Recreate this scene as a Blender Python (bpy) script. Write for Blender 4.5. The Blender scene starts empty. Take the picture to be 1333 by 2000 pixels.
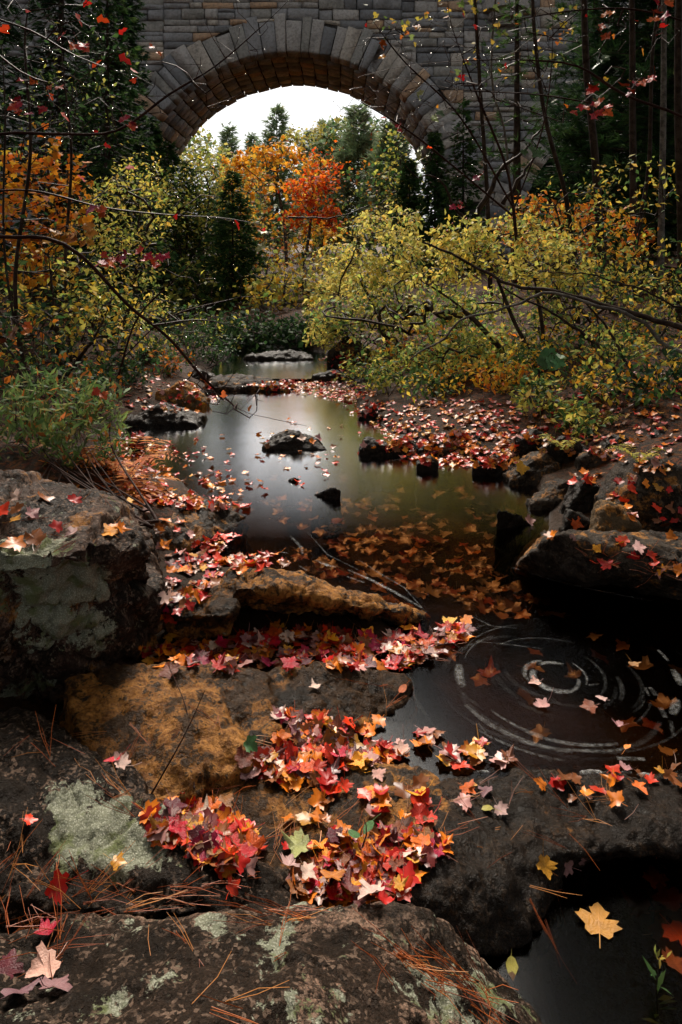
import bpy, bmesh, math, random
import numpy as np
from mathutils import Vector, Matrix

R = math.radians
rnd = random.Random(7)
rng = np.random.default_rng(7)
scene = bpy.context.scene
C = scene.collection

# ---------------------------------------------------------------- camera, sky, sun, exposure
CAM_H = 1.6
HORIZON = 520.0                              # the camera is level; the lens is shifted down
F = 1333.0                                   # focal length in pixels of the 1333 x 2000 photograph
cam_d = bpy.data.cameras.new('camera')
cam = bpy.data.objects.new('camera', cam_d)
C.objects.link(cam)
cam.location = (0, 0, CAM_H)
cam.rotation_euler = (R(90), 0, 0)
cam_d.sensor_fit = 'VERTICAL'
cam_d.sensor_height = 36
cam_d.lens = 24.0
cam_d.shift_y = -(1000.0 - HORIZON) / 2000.0
cam_d.clip_start = 0.05
cam_d.clip_end = 1000
scene.camera = cam

SUN_EL, SUN_AZ = R(46), R(-6)               # azimuth clockwise from +Y
world = bpy.data.worlds.new('World')
scene.world = world
world.use_nodes = True
wt = world.node_tree
wt.nodes.clear()
w_out = wt.nodes.new('ShaderNodeOutputWorld')
w_bg = wt.nodes.new('ShaderNodeBackground')
w_sky = wt.nodes.new('ShaderNodeTexSky')
w_sky.sky_type = 'NISHITA'
w_sky.sun_disc = False
w_sky.sun_elevation = SUN_EL
w_sky.sun_rotation = SUN_AZ
w_sky.air_density = 1.0
w_sky.dust_density = 3.0
w_hs = wt.nodes.new('ShaderNodeHueSaturation')   # cloud veil: the sky loses its blue
w_hs.inputs['Saturation'].default_value = 0.08
wt.links.new(w_sky.outputs[0], w_hs.inputs['Color'])
wt.links.new(w_hs.outputs[0], w_bg.inputs['Color'])
w_bg.inputs['Strength'].default_value = 0.1
wt.links.new(w_bg.outputs[0], w_out.inputs['Surface'])

sun_d = bpy.data.lights.new('sun', 'SUN')
sun_d.energy = 4.8
sun_d.angle = R(22)
sun_d.color = (1.0, 0.90, 0.77)
sun = bpy.data.objects.new('sun', sun_d)
C.objects.link(sun)
sd = Vector((math.sin(SUN_AZ) * math.cos(SUN_EL), math.cos(SUN_AZ) * math.cos(SUN_EL), math.sin(SUN_EL)))
sun.rotation_euler = sd.to_track_quat('Z', 'Y').to_euler()
sun.location = sd * 60

vs = scene.view_settings
vs.view_transform = 'Standard'
vs.look = 'None'
vs.exposure = 0.48
vs.gamma = 1.0
vs.use_curve_mapping = False
scene.cycles.max_bounces = 4
scene.cycles.caustics_reflective = False
scene.cycles.caustics_refractive = False
scene.cycles.diffuse_bounces = 2
scene.cycles.glossy_bounces = 2
scene.cycles.transmission_bounces = 4
scene.cycles.transparent_max_bounces = 8
scene.cycles.use_denoising = True
scene.cycles.use_adaptive_sampling = True
scene.cycles.adaptive_threshold = 0.03

# ---------------------------------------------------------------- helpers: places


def ray(u, v):
    a = (u - 666.5) / F
    return Vector((a, 1.0, (HORIZON - v) / F))


def P(u, v, z=0.0):
    """point of the place that lies at height z"""
    d = ray(u, v)
    t = (z - CAM_H) / d.z
    return Vector((d.x * t, d.y * t, z))


def S(u, v, Y):
    """point of the place that stands Y metres up the stream"""
    d = ray(u, v)
    t = Y / d.y
    return Vector((d.x * t, Y, CAM_H + d.z * t))


def mpp(p):
    """metres per photograph pixel at a point"""
    return p.y / F


# ---------------------------------------------------------------- helpers: noise
_perm = rng.permutation(256)
_perm = np.concatenate([_perm, _perm])
_grad = rng.normal(size=(256, 3))
_grad /= np.linalg.norm(_grad, axis=1)[:, None]


def pnoise(p):
    p = np.asarray(p, float)
    i = np.floor(p).astype(int)
    f = p - i
    u = f * f * f * (f * (f * 6 - 15) + 10)
    out = np.zeros(len(p))
    for dx in (0, 1):
        for dy in (0, 1):
            for dz in (0, 1):
                h = _perm[(_perm[(_perm[(i[:, 0] + dx) & 255] + i[:, 1] + dy) & 255] + i[:, 2] + dz) & 255]
                g = _grad[h]
                d = g[:, 0] * (f[:, 0] - dx) + g[:, 1] * (f[:, 1] - dy) + g[:, 2] * (f[:, 2] - dz)
                w = (u[:, 0] if dx else 1 - u[:, 0]) * (u[:, 1] if dy else 1 - u[:, 1]) * (u[:, 2] if dz else 1 - u[:, 2])
                out += w * d
    return out


_cellr = rng.uniform(0, 1, (256, 4))


def worley(p):
    """nearest and second nearest feature distance, and the nearest cell's own number"""
    p = np.asarray(p, float)
    i = np.floor(p).astype(int)
    f1 = np.full(len(p), 9.0)
    f2 = np.full(len(p), 9.0)
    cid = np.zeros(len(p))
    for dx in (-1, 0, 1):
        for dy in (-1, 0, 1):
            for dz in (-1, 0, 1):
                c = i + (dx, dy, dz)
                h = _perm[(_perm[(_perm[c[:, 0] & 255] + c[:, 1]) & 255] + c[:, 2]) & 255]
                r = _cellr[h]
                d = np.linalg.norm(c + r[:, :3] - p, axis=1)
                near = d < f1
                f2 = np.where(near, f1, np.minimum(f2, d))
                cid = np.where(near, r[:, 3], cid)
                f1 = np.where(near, d, f1)
    return f1, f2, cid


def fbm(p, octv=4, lac=2.05, gain=0.5):
    s, a = 0, 1.0
    p = np.asarray(p, float)
    for k in range(octv):
        s = s + a * pnoise(p + 17.3 * k)
        p = p * lac
        a *= gain
    return s


# ---------------------------------------------------------------- helpers: meshes and objects
def mesh_np(name, V, Fa, mat=None, col=None, smooth=False):
    V = np.asarray(V, np.float32).reshape(-1, 3)
    Fa = np.asarray(Fa, np.int32)
    n, k = Fa.shape
    me = bpy.data.meshes.new(name)
    me.vertices.add(len(V))
    me.vertices.foreach_set('co', V.ravel())
    me.loops.add(n * k)
    me.loops.foreach_set('vertex_index', Fa.ravel())
    me.polygons.add(n)
    me.polygons.foreach_set('loop_start', np.arange(0, n * k, k, dtype=np.int32))
    me.polygons.foreach_set('loop_total', np.full(n, k, np.int32))
    if smooth:
        me.polygons.foreach_set('use_smooth', np.ones(n, bool))
    me.update(calc_edges=True)
    if col is not None:
        at = me.color_attributes.new('Col', 'FLOAT_COLOR', 'POINT')
        c4 = np.ones((len(V), 4), np.float32)
        c4[:, :3] = col
        at.data.foreach_set('color', c4.ravel())
    if mat:
        me.materials.append(mat)
    return me


def link(name, me, parent=None):
    o = bpy.data.objects.new(name, me)
    C.objects.link(o)
    if parent is not None:
        o.parent = parent
    return o


def tag(o, label=None, cat=None, group=None, kind=None):
    if label:
        o['label'] = label
    if cat:
        o['category'] = cat
    if group:
        o['group'] = group
    if kind:
        o['kind'] = kind
    return o


def empty(name, loc, label, cat, group=None):
    o = bpy.data.objects.new(name, None)
    C.objects.link(o)
    o.location = loc
    o.empty_display_size = 0.2
    return tag(o, label, cat, group)


# ---------------------------------------------------------------- materials
class NT:
    def __init__(self, name):
        self.m = bpy.data.materials.new(name)
        self.m.use_nodes = True
        self.t = self.m.node_tree
        self.t.nodes.clear()
        self.out = self.t.nodes.new('ShaderNodeOutputMaterial')

    def n(self, typ, **kw):
        nd = self.t.nodes.new('ShaderNode' + typ)
        for k, v in kw.items():
            if k.startswith('i_'):
                nd.inputs[k[2:].replace('_', ' ')].default_value = v
            else:
                setattr(nd, k, v)
        return nd

    def l(self, a, b):
        self.t.links.new(a, b)

    def val(self, sock, v):
        if hasattr(v, 'type') and hasattr(v, 'is_output'):
            self.l(v, sock)
        else:
            sock.default_value = v

    def math(self, op, a, b=0.0, clamp=False):
        nd = self.n('Math', operation=op, use_clamp=clamp)
        self.val(nd.inputs[0], a)
        self.val(nd.inputs[1], b)
        return nd.outputs[0]

    def mix(self, fac, a, b):
        nd = self.n('MixRGB')
        self.val(nd.inputs[0], fac)
        for s, v in ((nd.inputs[1], a), (nd.inputs[2], b)):
            if isinstance(v, tuple):
                s.default_value = (*v, 1) if len(v) == 3 else v
            else:
                self.l(v, s)
        return nd.outputs[0]

    def noise(self, vec, scale, detail=4, rough=0.55, out='Fac'):
        nd = self.n('TexNoise')
        nd.inputs['Scale'].default_value = scale
        nd.inputs['Detail'].default_value = detail
        nd.inputs['Roughness'].default_value = rough
        if vec is not None:
            self.l(vec, nd.inputs['Vector'])
        return nd.outputs[out]

    def step(self, v, lo, hi, a=0.0, b=1.0):
        nd = self.n('MapRange', interpolation_type='SMOOTHSTEP')
        self.val(nd.inputs['Value'], v)
        nd.inputs['From Min'].default_value = lo
        nd.inputs['From Max'].default_value = hi
        nd.inputs['To Min'].default_value = a
        nd.inputs['To Max'].default_value = b
        return nd.outputs['Result']

    def bump(self, h, strength, dist, normal=None):
        nd = self.n('Bump')
        nd.inputs['Strength'].default_value = strength
        nd.inputs['Distance'].default_value = dist
        self.l(h, nd.inputs['Height'])
        if normal is not None:
            self.l(normal, nd.inputs['Normal'])
        return nd.outputs[0]

    def pos(self):
        return self.n('NewGeometry').outputs['Position']


def rock_mat(name, base_a, base_b, ochre=0.0, dark=0.3, lichen=0.0, spots=(), dspots=(), ospots=(), wet=0.4, pink=0.0, scale=1.0):
    """granite with algae, wet black film and crusty lichen; each of ochre/dark/lichen is a cover fraction"""
    g = NT(name)
    pos = g.pos()
    warp = g.n('VectorMath', operation='ADD')
    nz = g.n('TexNoise')
    nz.inputs['Scale'].default_value = 3.0 * scale
    g.l(pos, nz.inputs['Vector'])
    sc_ = g.n('VectorMath', operation='SCALE')
    ctr_ = g.n('VectorMath', operation='SUBTRACT')
    g.l(nz.outputs['Color'], ctr_.inputs[0])
    ctr_.inputs[1].default_value = (0.5, 0.5, 0.5)
    g.l(ctr_.outputs[0], sc_.inputs[0])
    sc_.inputs['Scale'].default_value = 0.12 / scale
    g.l(pos, warp.inputs[0])
    g.l(sc_.outputs[0], warp.inputs[1])
    wp = warp.outputs[0]
    big = g.noise(wp, 3.5 * scale, 6)
    mid = g.noise(wp, 14 * scale, 8, 0.65)
    fine = g.noise(pos, 110, 3, 0.7)
    grain = g.n('TexVoronoi')
    grain.inputs['Scale'].default_value = 260
    g.l(pos, grain.inputs['Vector'])
    col = g.mix(g.step(big, 0.35, 0.65), base_a, base_b)
    gs = g.step(g.math('ADD', grain.outputs['Color'], 0), 0.25, 0.85)
    if pink:
        col = g.mix(g.math('MULTIPLY', g.math('MULTIPLY', gs, pink), g.step(big, 0.42, 0.6)), col, (0.46, 0.27, 0.19))
    col = g.mix(g.step(fine, 0.52, 0.66, 0, 0.45), col, (0.03, 0.025, 0.022))
    col = g.mix(g.step(fine, 0.34, 0.46, 0.3, 0.0), col, (0.17, 0.12, 0.08))

    def local(v, pts, gain):
        for (c, rad) in pts:
            dn = g.n('VectorMath', operation='DISTANCE')
            g.l(wp, dn.inputs[0])
            dn.inputs[1].default_value = tuple(c)
            v = g.math('ADD', v, g.step(dn.outputs['Value'], rad * 0.45, rad * 1.1, gain, 0.0))
        return v
    # ochre algae
    om = g.math('ADD', g.math('MULTIPLY', big, 0.45), g.math('MULTIPLY', mid, 0.55))
    om = local(om, ospots, 0.14)
    t = 0.5 + 0.17 * (0.5 - ochre) * 2
    o_mask = g.step(om, t - 0.03, t + 0.03)
    fine2 = g.noise(pos, 45, 5, 0.7)
    och = g.mix(g.step(fine2, 0.35, 0.65), (0.12, 0.045, 0.010), (0.46, 0.205, 0.05))
    if ochre > 0 or ospots:
        col = g.mix(g.math('MULTIPLY', o_mask, 0.9), col, och)
    # black wet film
    big2 = g.noise(wp, 5.2 * scale, 7, 0.62)
    bm = g.math('ADD', g.math('MULTIPLY', big2, 0.6), g.math('MULTIPLY', fine2, 0.4))
    bm = local(bm, dspots, 0.2)
    t = 0.5 + 0.15 * (0.5 - dark) * 2
    d_mask = g.step(bm, t - 0.022, t + 0.022)
    col = g.mix(g.math('MULTIPLY', d_mask, 0.92), col, (0.010, 0.0066, 0.0042))
    cry = g.n('TexVoronoi')
    cry.inputs['Scale'].default_value = 150
    g.l(pos, cry.inputs['Vector'])
    crs = g.n('SeparateColor')
    g.l(cry.outputs['Color'], crs.inputs[0])
    cf = g.math('MULTIPLY', g.step(crs.outputs[0], 0.72, 0.80), g.step(mid, 0.42, 0.6))
    col = g.mix(g.math('MULTIPLY', cf, 0.5 if pink else 0.16), col, (0.27, 0.18, 0.13) if pink else (0.16, 0.09, 0.045))
    rough = g.step(d_mask, 0, 1, 0.75 - 0.35 * wet, 0.55 - 0.28 * wet)
    # lichen
    if lichen > 0 or spots:
        li = g.noise(wp, 8.0 * scale, 9, 0.72)
        t = 0.5 + 0.2 * (0.5 - lichen) * 2
        li = local(li, [(c_, r_ * 1.35) for c_, r_ in spots], t - 0.5 + 0.004)
        li = g.math('ADD', li, g.math('MULTIPLY', g.math('SUBTRACT', g.noise(pos, 70, 4, 0.7), 0.5), 0.28))
        lm = g.step(li, t - 0.015, t + 0.02)
        vor = g.n('TexVoronoi')
        vor.inputs['Scale'].default_value = 210
        g.l(pos, vor.inputs['Vector'])
        lc = g.mix(g.step(vor.outputs['Distance'], 0.1, 0.6), (0.40, 0.40, 0.32), (0.20, 0.21, 0.15))
        lc = g.mix(g.step(g.noise(pos, 12, 4), 0.52, 0.62, 0, 0.8), lc, (0.11, 0.13, 0.045))
        col = g.mix(g.math('MULTIPLY', lm, 0.92), col, lc)
        rough = g.math('MAXIMUM', rough, g.math('MULTIPLY', lm, 0.9))
    bs = g.n('BsdfPrincipled')
    g.l(col, bs.inputs['Base Color'])
    g.l(rough, bs.inputs['Roughness'])
    bs.inputs['Specular IOR Level'].default_value = 0.02 + 0.08 * wet
    nrm = g.bump(mid, 0.9, 0.03 / scale)
    nrm = g.bump(fine2, 0.8, 0.010, nrm)
    nrm = g.bump(fine, 0.7, 0.004, nrm)
    g.l(nrm, bs.inputs['Normal'])
    g.l(bs.outputs[0], g.out.inputs['Surface'])
    return g.m


def foliage_mat(name, rough=0.45, trans=0.35, spec=0.4):
    g = NT(name)
    at = g.n('Attribute', attribute_name='Col')
    bs = g.n('BsdfPrincipled')
    g.l(at.outputs['Color'], bs.inputs['Base Color'])
    bs.inputs['Roughness'].default_value = rough
    bs.inputs['Specular IOR Level'].default_value = spec
    tr = g.n('BsdfTranslucent')
    g.l(at.outputs['Color'], tr.inputs['Color'])
    mx = g.n('MixShader')
    mx.inputs[0].default_value = trans
    g.l(bs.outputs[0], mx.inputs[1])
    g.l(tr.outputs[0], mx.inputs[2])
    g.l(mx.outputs[0], g.out.inputs['Surface'])
    return g.m


def bark_mat(name, a, b, rough=0.6):
    g = NT(name)
    pos = g.pos()
    n1 = g.noise(pos, 9, 5, 0.6)
    n2 = g.noise(pos, 60, 4, 0.6)
    col = g.mix(g.step(n1, 0.4, 0.62), a, b)
    col = g.mix(g.step(n2, 0.5, 0.7, 0, 0.6), col, tuple(0.4 * x for x in a))
    bs = g.n('BsdfPrincipled')
    g.l(col, bs.inputs['Base Color'])
    bs.inputs['Roughness'].default_value = rough
    bs.inputs['Specular IOR Level'].default_value = 0.05
    g.l(g.bump(n2, 0.6, 0.01), bs.inputs['Normal'])
    g.l(bs.outputs[0], g.out.inputs['Surface'])
    return g.m


M_LEAF = foliage_mat('foliage', 0.55, 0.45, 0.1)
M_NEEDLE = foliage_mat('conifer_needles', 0.7, 0.32, 0.04)
M_FALLEN = foliage_mat('fallen_leaf_litter', 0.36, 0.1, 0.3)
M_BARK = bark_mat('dark_wet_bark', (0.022, 0.014, 0.010), (0.05, 0.034, 0.025), 0.45)
M_BARKG = bark_mat('grey_bark', (0.06, 0.052, 0.045), (0.15, 0.135, 0.115), 0.65)
M_TWIG = bark_mat('reddish_twig', (0.022, 0.009, 0.007), (0.042, 0.019, 0.013), 0.5)

# stream water: clear brown water with a smooth surface
g = NT('stream_water')
fr = g.n('Fresnel')
fr.inputs['IOR'].default_value = 1.33
fac = g.math('MULTIPLY', g.math('SUBTRACT', fr.outputs[0], 0.112), 8.0, True)
fac = g.math('MAXIMUM', fac, 0.014)
tr = g.n('BsdfTransparent')
tr.inputs['Color'].default_value = (0.58, 0.38, 0.22, 1)
gl = g.n('BsdfGlossy')
gl.inputs['Roughness'].default_value = 0.21
gl.distribution = 'BECKMANN'
gl.inputs['Color'].default_value = (0.95, 0.97, 1.0, 1)
wn = g.noise(g.pos(), 3.0, 2, 0.4)
g.l(g.bump(wn, 0.06, 0.02), gl.inputs['Normal'])
mx = g.n('MixShader')
g.l(fac, mx.inputs[0])
g.l(tr.outputs[0], mx.inputs[1])
g.l(gl.outputs[0], mx.inputs[2])
g.l(mx.outputs[0], g.out.inputs['Surface'])
M_WATER = g.m

# foam on the water: density comes from the ribbon's own attribute
g = NT('foam')
at = g.n('Attribute', attribute_name='Col')
nzf = g.noise(g.pos(), 60, 4, 0.6)
sepn = g.n('SeparateColor')
g.l(at.outputs['Color'], sepn.inputs[0])
fac = g.math('MULTIPLY', sepn.outputs[0], g.step(nzf, 0.35, 0.65, 0.1, 0.62), True)
tr = g.n('BsdfTransparent')
df = g.n('BsdfDiffuse')
df.inputs['Color'].default_value = (0.6, 0.6, 0.58, 1)
mx = g.n('MixShader')
g.l(fac, mx.inputs[0])
g.l(tr.outputs[0], mx.inputs[1])
g.l(df.outputs[0], mx.inputs[2])
g.l(mx.outputs[0], g.out.inputs['Surface'])
M_FOAM = g.m

# forest floor
g = NT('forest_floor')
pos = g.pos()
n1 = g.noise(pos, 2.2, 6, 0.6)
n2 = g.noise(pos, 26, 5, 0.7)
vo = g.n('TexVoronoi')
vo.inputs['Scale'].default_value = 16
g.l(pos, vo.inputs['Vector'])
col = g.mix(g.step(n1, 0.35, 0.65), (0.012, 0.008, 0.005), (0.03, 0.016, 0.008))
hs = g.n('SeparateColor')
g.l(vo.outputs['Color'], hs.inputs[0])
lit = g.mix(hs.outputs[0], (0.09, 0.018, 0.008), (0.14, 0.05, 0.010))
sz = g.n('SeparateXYZ')
g.l(pos, sz.inputs[0])
litm = g.math('MULTIPLY', g.step(n2, 0.47, 0.58, 0, 0.85), g.step(sz.outputs['Z'], 0.0, 0.25))
col = g.mix(litm, col, lit)
bs = g.n('BsdfPrincipled')
g.l(col, bs.inputs['Base Color'])
bs.inputs['Roughness'].default_value = 0.7
bs.inputs['Specular IOR Level'].default_value = 0.08
g.l(g.bump(n2, 0.8, 0.03), bs.inputs['Normal'])
g.l(bs.outputs[0], g.out.inputs['Surface'])
M_GROUND = g.m

# bridge granite: each stone has its own tone
def bridge_mat():
    g = NT('bridge_granite')
    pos = g.pos()
    oi = g.n('ObjectInfo').outputs['Random']
    n1 = g.noise(pos, 1.1, 6, 0.6)
    n2 = g.noise(pos, 9, 6, 0.65)
    rmp = g.n('ValToRGB')
    rmp.color_ramp.interpolation = 'CONSTANT'
    e = rmp.color_ramp.elements
    cs = [(0, (0.29, 0.29, 0.295)), (0.25, (0.41, 0.385, 0.36)), (0.48, (0.20, 0.205, 0.215)), (0.66, (0.47, 0.42, 0.36)),
          (0.82, (0.50, 0.33, 0.21)), (0.92, (0.32, 0.31, 0.285))]
    e[0].position, e[0].color = cs[0][0], (*cs[0][1], 1)
    e[1].position, e[1].color = cs[1][0], (*cs[1][1], 1)
    for p_, c_ in cs[2:]:
        x = e.new(p_)
        x.color = (*c_, 1)
    g.l(oi, rmp.inputs[0])
    col = g.mix(g.step(n2, 0.42, 0.66, 0, 0.45), rmp.outputs[0], (0.11, 0.105, 0.10))
    col = g.mix(g.step(n1, 0.5, 0.68, 0, 0.45), col, (0.07, 0.066, 0.06))
    bs = g.n('BsdfPrincipled')
    g.l(col, bs.inputs['Base Color'])
    bs.inputs['Roughness'].default_value = 0.7
    bs.inputs['Specular IOR Level'].default_value = 0.15
    g.l(g.bump(n2, 0.9, 0.06), bs.inputs['Normal'])
    g.l(bs.outputs[0], g.out.inputs['Surface'])
    return g.m


M_BRIDGE = bridge_mat()
M_MORTAR = bark_mat('dark_mortar', (0.035, 0.032, 0.03), (0.07, 0.065, 0.06), 0.85)

# ---------------------------------------------------------------- ground
_l = [P(u, v) for u, v in ((860, 1512), (760, 1430), (770, 1300), (830, 1215), (530, 1115), (370, 1085), (480, 1010), (330, 930), (250, 900), (270, 830), (400, 790), (420, 755), (440, 715), (480, 690))]
_r = [P(u, v) for u, v in ((1450, 1195), (1010, 1110), (1050, 985), (1000, 930), (760, 850), (680, 800), (680, 770), (640, 700), (620, 690))]
sh_Y = [0.0, 2.0] + [p.y for p in _l] + [15, 20, 50, 95]
sh_L = [0.9, 0.55] + [p.x for p in _l] + [-4.0, -6.5, -8, -9]
sr_Y = [0.0, 2.0, _r[0].y - .1] + [p.y for p in _r] + [15, 20, 50, 95]
sr_R = [4.0, 4.0, 4.0] + [p.x for p in _r] + [-3.4, -6.0, -7.5, -8.5]


def ground_z(x, y):
    x = np.asarray(x, float)
    y = np.asarray(y, float)
    xl = np.interp(y, sh_Y, sh_L)
    xr = np.interp(y, sr_Y, sr_R)
    d = np.maximum(xl - x, x - xr)                      # >0 on the bank
    nz = fbm(np.stack([x * 0.9, y * 0.9, np.zeros_like(x)], 1), 4)
    bed = -0.34 + 0.08 * nz
    bank = np.where(d < 0.6, 0.02 + 0.25 * d, 0.17 + 0.30 * (1 - np.exp(-(d - 0.6) * 0.9)))
    left = x < (xl + xr) / 2
    bank = bank + np.where(left, 0.16, 0.10) * np.clip(d - 1.2, 0, 60) * np.clip(1 - d / 80, 0.3, 1)
    bank = bank + 0.16 * nz * np.clip(d, 0, 1.5)
    t = np.clip(d / 0.35 + 0.5, 0, 1)
    t = t * t * (3 - 2 * t)
    z = bed * (1 - t) + bank * t
    # shallow bar at the head of the pool
    bar = np.exp(-((y - 9.3) / 0.8) ** 2) * 0.31 * (d < 0.5)
    z = z + bar * (1 - t)
    # near bedrock floor and lower pool
    near = np.clip((2.4 - y) / 0.4, 0, 1)
    pool = np.clip((x - 0.35 + (1.5 - y) * 0.1) / 0.25, 0, 1)
    zn = -0.12 * (1 - pool) - 0.62 * pool
    zn = np.where(y < -1.5, np.maximum(zn, -0.2 + 0.1 * (-1.5 - y)), zn)
    z = z * (1 - near) + zn * near
    low = np.clip((5.6 - y) / 0.8, 0, 1) * np.clip((x + 1.5) / 0.5, 0, 1) * (x < 0.8)
    z = np.where(low > 0, z * (1 - low) + np.minimum(z, 0.035 + 0.02 * nz) * low, z)
    z = z + 0.22 * np.exp(-((x + 1.75) / 0.75) ** 2 - ((y - 4.2) / 0.65) ** 2)
    # valley floor rises behind the bridge
    z = z + np.clip((y - 24) / 60, 0, 1.5) * 2.2
    far = np.clip((y - 70) / 120, 0, 1)
    z = z + far * 6
    z = z + np.clip((np.abs(x) - 25) / 80, 0, 1) * 6
    return z


def gz(x, y):
    return float(ground_z([x], [y])[0])


sx = np.sinh(np.linspace(-1, 1, 260) * 4.6) / math.sinh(4.6) * 160
ys = np.concatenate([np.linspace(-12, 0.2, 24, endpoint=False), np.linspace(0.2, 16, 190, endpoint=False), 16 * np.exp(np.linspace(0, math.log(260 / 16), 80))])
GX, GY = np.meshgrid(sx, ys)
gzv = ground_z(GX.ravel(), GY.ravel())
gzv = gzv + 0.02 * fbm(np.stack([GX.ravel() * 5, GY.ravel() * 5, np.zeros(GX.size)], 1), 3)
nx, ny = len(sx), len(ys)
idx = np.arange(nx * ny).reshape(ny, nx)
quads = np.stack([idx[:-1, :-1].ravel(), idx[:-1, 1:].ravel(), idx[1:, 1:].ravel(), idx[1:, :-1].ravel()], 1)
ground = link('ground', mesh_np('ground', np.stack([GX.ravel(), GY.ravel(), gzv], 1), quads, M_GROUND, smooth=True))
tag(ground, 'dark leaf-strewn stream bed and wooded banks', None, None, 'structure')

# ---------------------------------------------------------------- water
def sheet(name, poly, z, label):
    me = bpy.data.meshes.new(name)
    me.from_pydata([(x, y, z) for x, y in poly], [], [list(range(len(poly)))])
    me.materials.append(M_WATER)
    return tag(link(name, me), label, None, None, 'structure')


wp_ = [(-1.6, 1.85), (0.25, 1.9), (0.6, 2.05), (1.3, 2.06), (4.5, 2.06), (4.5, 3.6), (3, 6), (3, 10.0), (-4.5, 10.0), (-4.5, 6), (-1.6, 4)]
sheet('stream_pool', wp_, 0.0, 'still dark brown pool of the stream below the arch')
sheet('upper_stream', [(-6, 9.5), (2.5, 9.5), (1.5, 24), (0, 33), (-1, 45), (-9, 45), (-7, 24)], 0.035, 'far reach of the stream above the leaf-covered bar')
sheet('lower_pool', [(0.0, -1.2), (3.2, -1.2), (3.2, 2.0), (0.72, 1.99), (0.35, 1.75), (0.0, 1.3)], -0.06, 'black still water of the small lower pool beside the foreground boulder')

# ---------------------------------------------------------------- bridge
D1, D2 = 32.0, 38.0
AX, AZ, AR = -2.35, 4.0, 7.68                    # main arch: axis x, springing height, radius
BX, BZ, BR = 14.5, 2.74, 6.2                       # next arch to the right
PX0, PX1 = AX + AR, BX - BR
TOP = 17.0
bridge = empty('stone_bridge', (AX, D1, 0), 'tall grey granite block bridge with a wide round arch over the stream', 'bridge')
BO = Vector((AX, D1, 0))

bm = bmesh.new()
prof = [(-34, -2), (AX - AR, -2)]
prof += [(AX - AR * math.cos(a), AZ + AR * math.sin(a)) for a in np.linspace(0, math.pi, 40)]
prof += [(PX0, -2), (PX1, -2)]
prof += [(BX - BR * math.cos(a), BZ + BR * math.sin(a)) for a in np.linspace(0, math.pi, 40)]
prof += [(BX + BR, -2), (34, -2), (34, TOP), (-34, TOP)]
vsb = [bm.verts.new((x - AX, 0.06, z)) for x, z in prof]
f = bm.faces.new(vsb)
r_ = bmesh.ops.extrude_face_region(bm, geom=[f])
for e in r_['geom']:
    if isinstance(e, bmesh.types.BMVert):
        e.co.y = D2 - D1 - 0.06
bmesh.ops.recalc_face_normals(bm, faces=bm.faces)
me = bpy.data.meshes.new('core')
bm.to_mesh(me)
bm.free()
me.materials.append(M_MORTAR)
link('core', me, bridge)


def stone_geo(poly, y_back, y_front, bulge, jit=0.02):
    """rough quarry-faced stone: outline in x/z, back and front depth"""
    n = len(poly)
    cx = sum(p[0] for p in poly) / n
    cz = sum(p[1] for p in poly) / n
    V, Fc = [], []
    ins = 0.045
    size = min(max(p[0] for p in poly) - min(p[0] for p in poly), max(p[1] for p in poly) - min(p[1] for p in poly))
    k = max(0.0, 1 - 2 * 0.05 / max(size, 0.12))
    pj = [(x + rnd.uniform(-jit, jit), z + rnd.uniform(-jit, jit)) for x, z in poly]
    for x, z in pj:
        V.append((x, y_back, z))
    for x, z in pj:
        V.append((x, y_front + rnd.uniform(-0.01, 0.01), z))
    for x, z in pj:
        V.append((cx + (x - cx) * k + rnd.uniform(-jit, jit) * 2, y_front - bulge * rnd.uniform(0.45, 1.2), cz + (z - cz) * k + rnd.uniform(-jit, jit) * 2))
    V.append((cx + rnd.uniform(-0.25, 0.25) * size, y_front - bulge * rnd.uniform(0.7, 1.7), cz + rnd.uniform(-0.25, 0.25) * size))
    c = len(V) - 1
    for i in range(n):
        j = (i + 1) % n
        for o in (0, n):
            Fc.append((o + i, o + j, o + n + j))
            Fc.append((o + i, o + n + j, o + n + i))
        Fc.append((2 * n + i, 2 * n + j, c))
    return V, Fc


def add_stone(name, geo):
    V, Fc = geo
    me = mesh_np(name, V, Fc, M_BRIDGE)
    bmx = bmesh.new()
    bmx.from_mesh(me)
    bmesh.ops.recalc_face_normals(bmx, faces=bmx.faces)
    bmx.to_mesh(me)
    bmx.free()
    return link(name, me, bridge)


# voussoirs of both arches, seen from the front
def voussoirs(cx, cz, AR, a0, a1):
    a = a0
    outer = []
    while a < a1 - 0.02:
        w = rnd.uniform(0.05, 0.085)
        b = min(a + w, a1)
        if a1 - b < 0.04:
            b = a1
        ro = AR + rnd.choice([1.3, 1.42, 1.55, 1.75])
        gp = 0.0018
        pts = []
        for ang, rad in ((a + gp, AR - 0.03), (b - gp, AR - 0.03), (b - gp, ro), (a + gp, ro)):
            pts.append((cx - rad * math.cos(ang) - AX, cz + rad * math.sin(ang)))
        add_stone('voussoir', stone_geo(pts, 0.75, -0.09, rnd.uniform(0.03, 0.09)))
        a = b


voussoirs(AX, AZ, AR, R(4), R(176))
voussoirs(BX, BZ, BR, R(4), R(95))


def clip(poly, nxn, nzn, d):
    out = []
    for i in range(len(poly)):
        p, q = poly[i], poly[(i + 1) % len(poly)]
        sp_ = p[0] * nxn + p[1] * nzn - d
        sq = q[0] * nxn + q[1] * nzn - d
        if sp_ >= 0:
            out.append(p)
        if (sp_ >= 0) != (sq >= 0):
            t = sp_ / (sp_ - sq)
            out.append((p[0] + (q[0] - p[0]) * t, p[1] + (q[1] - p[1]) * t))
    return out


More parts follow.
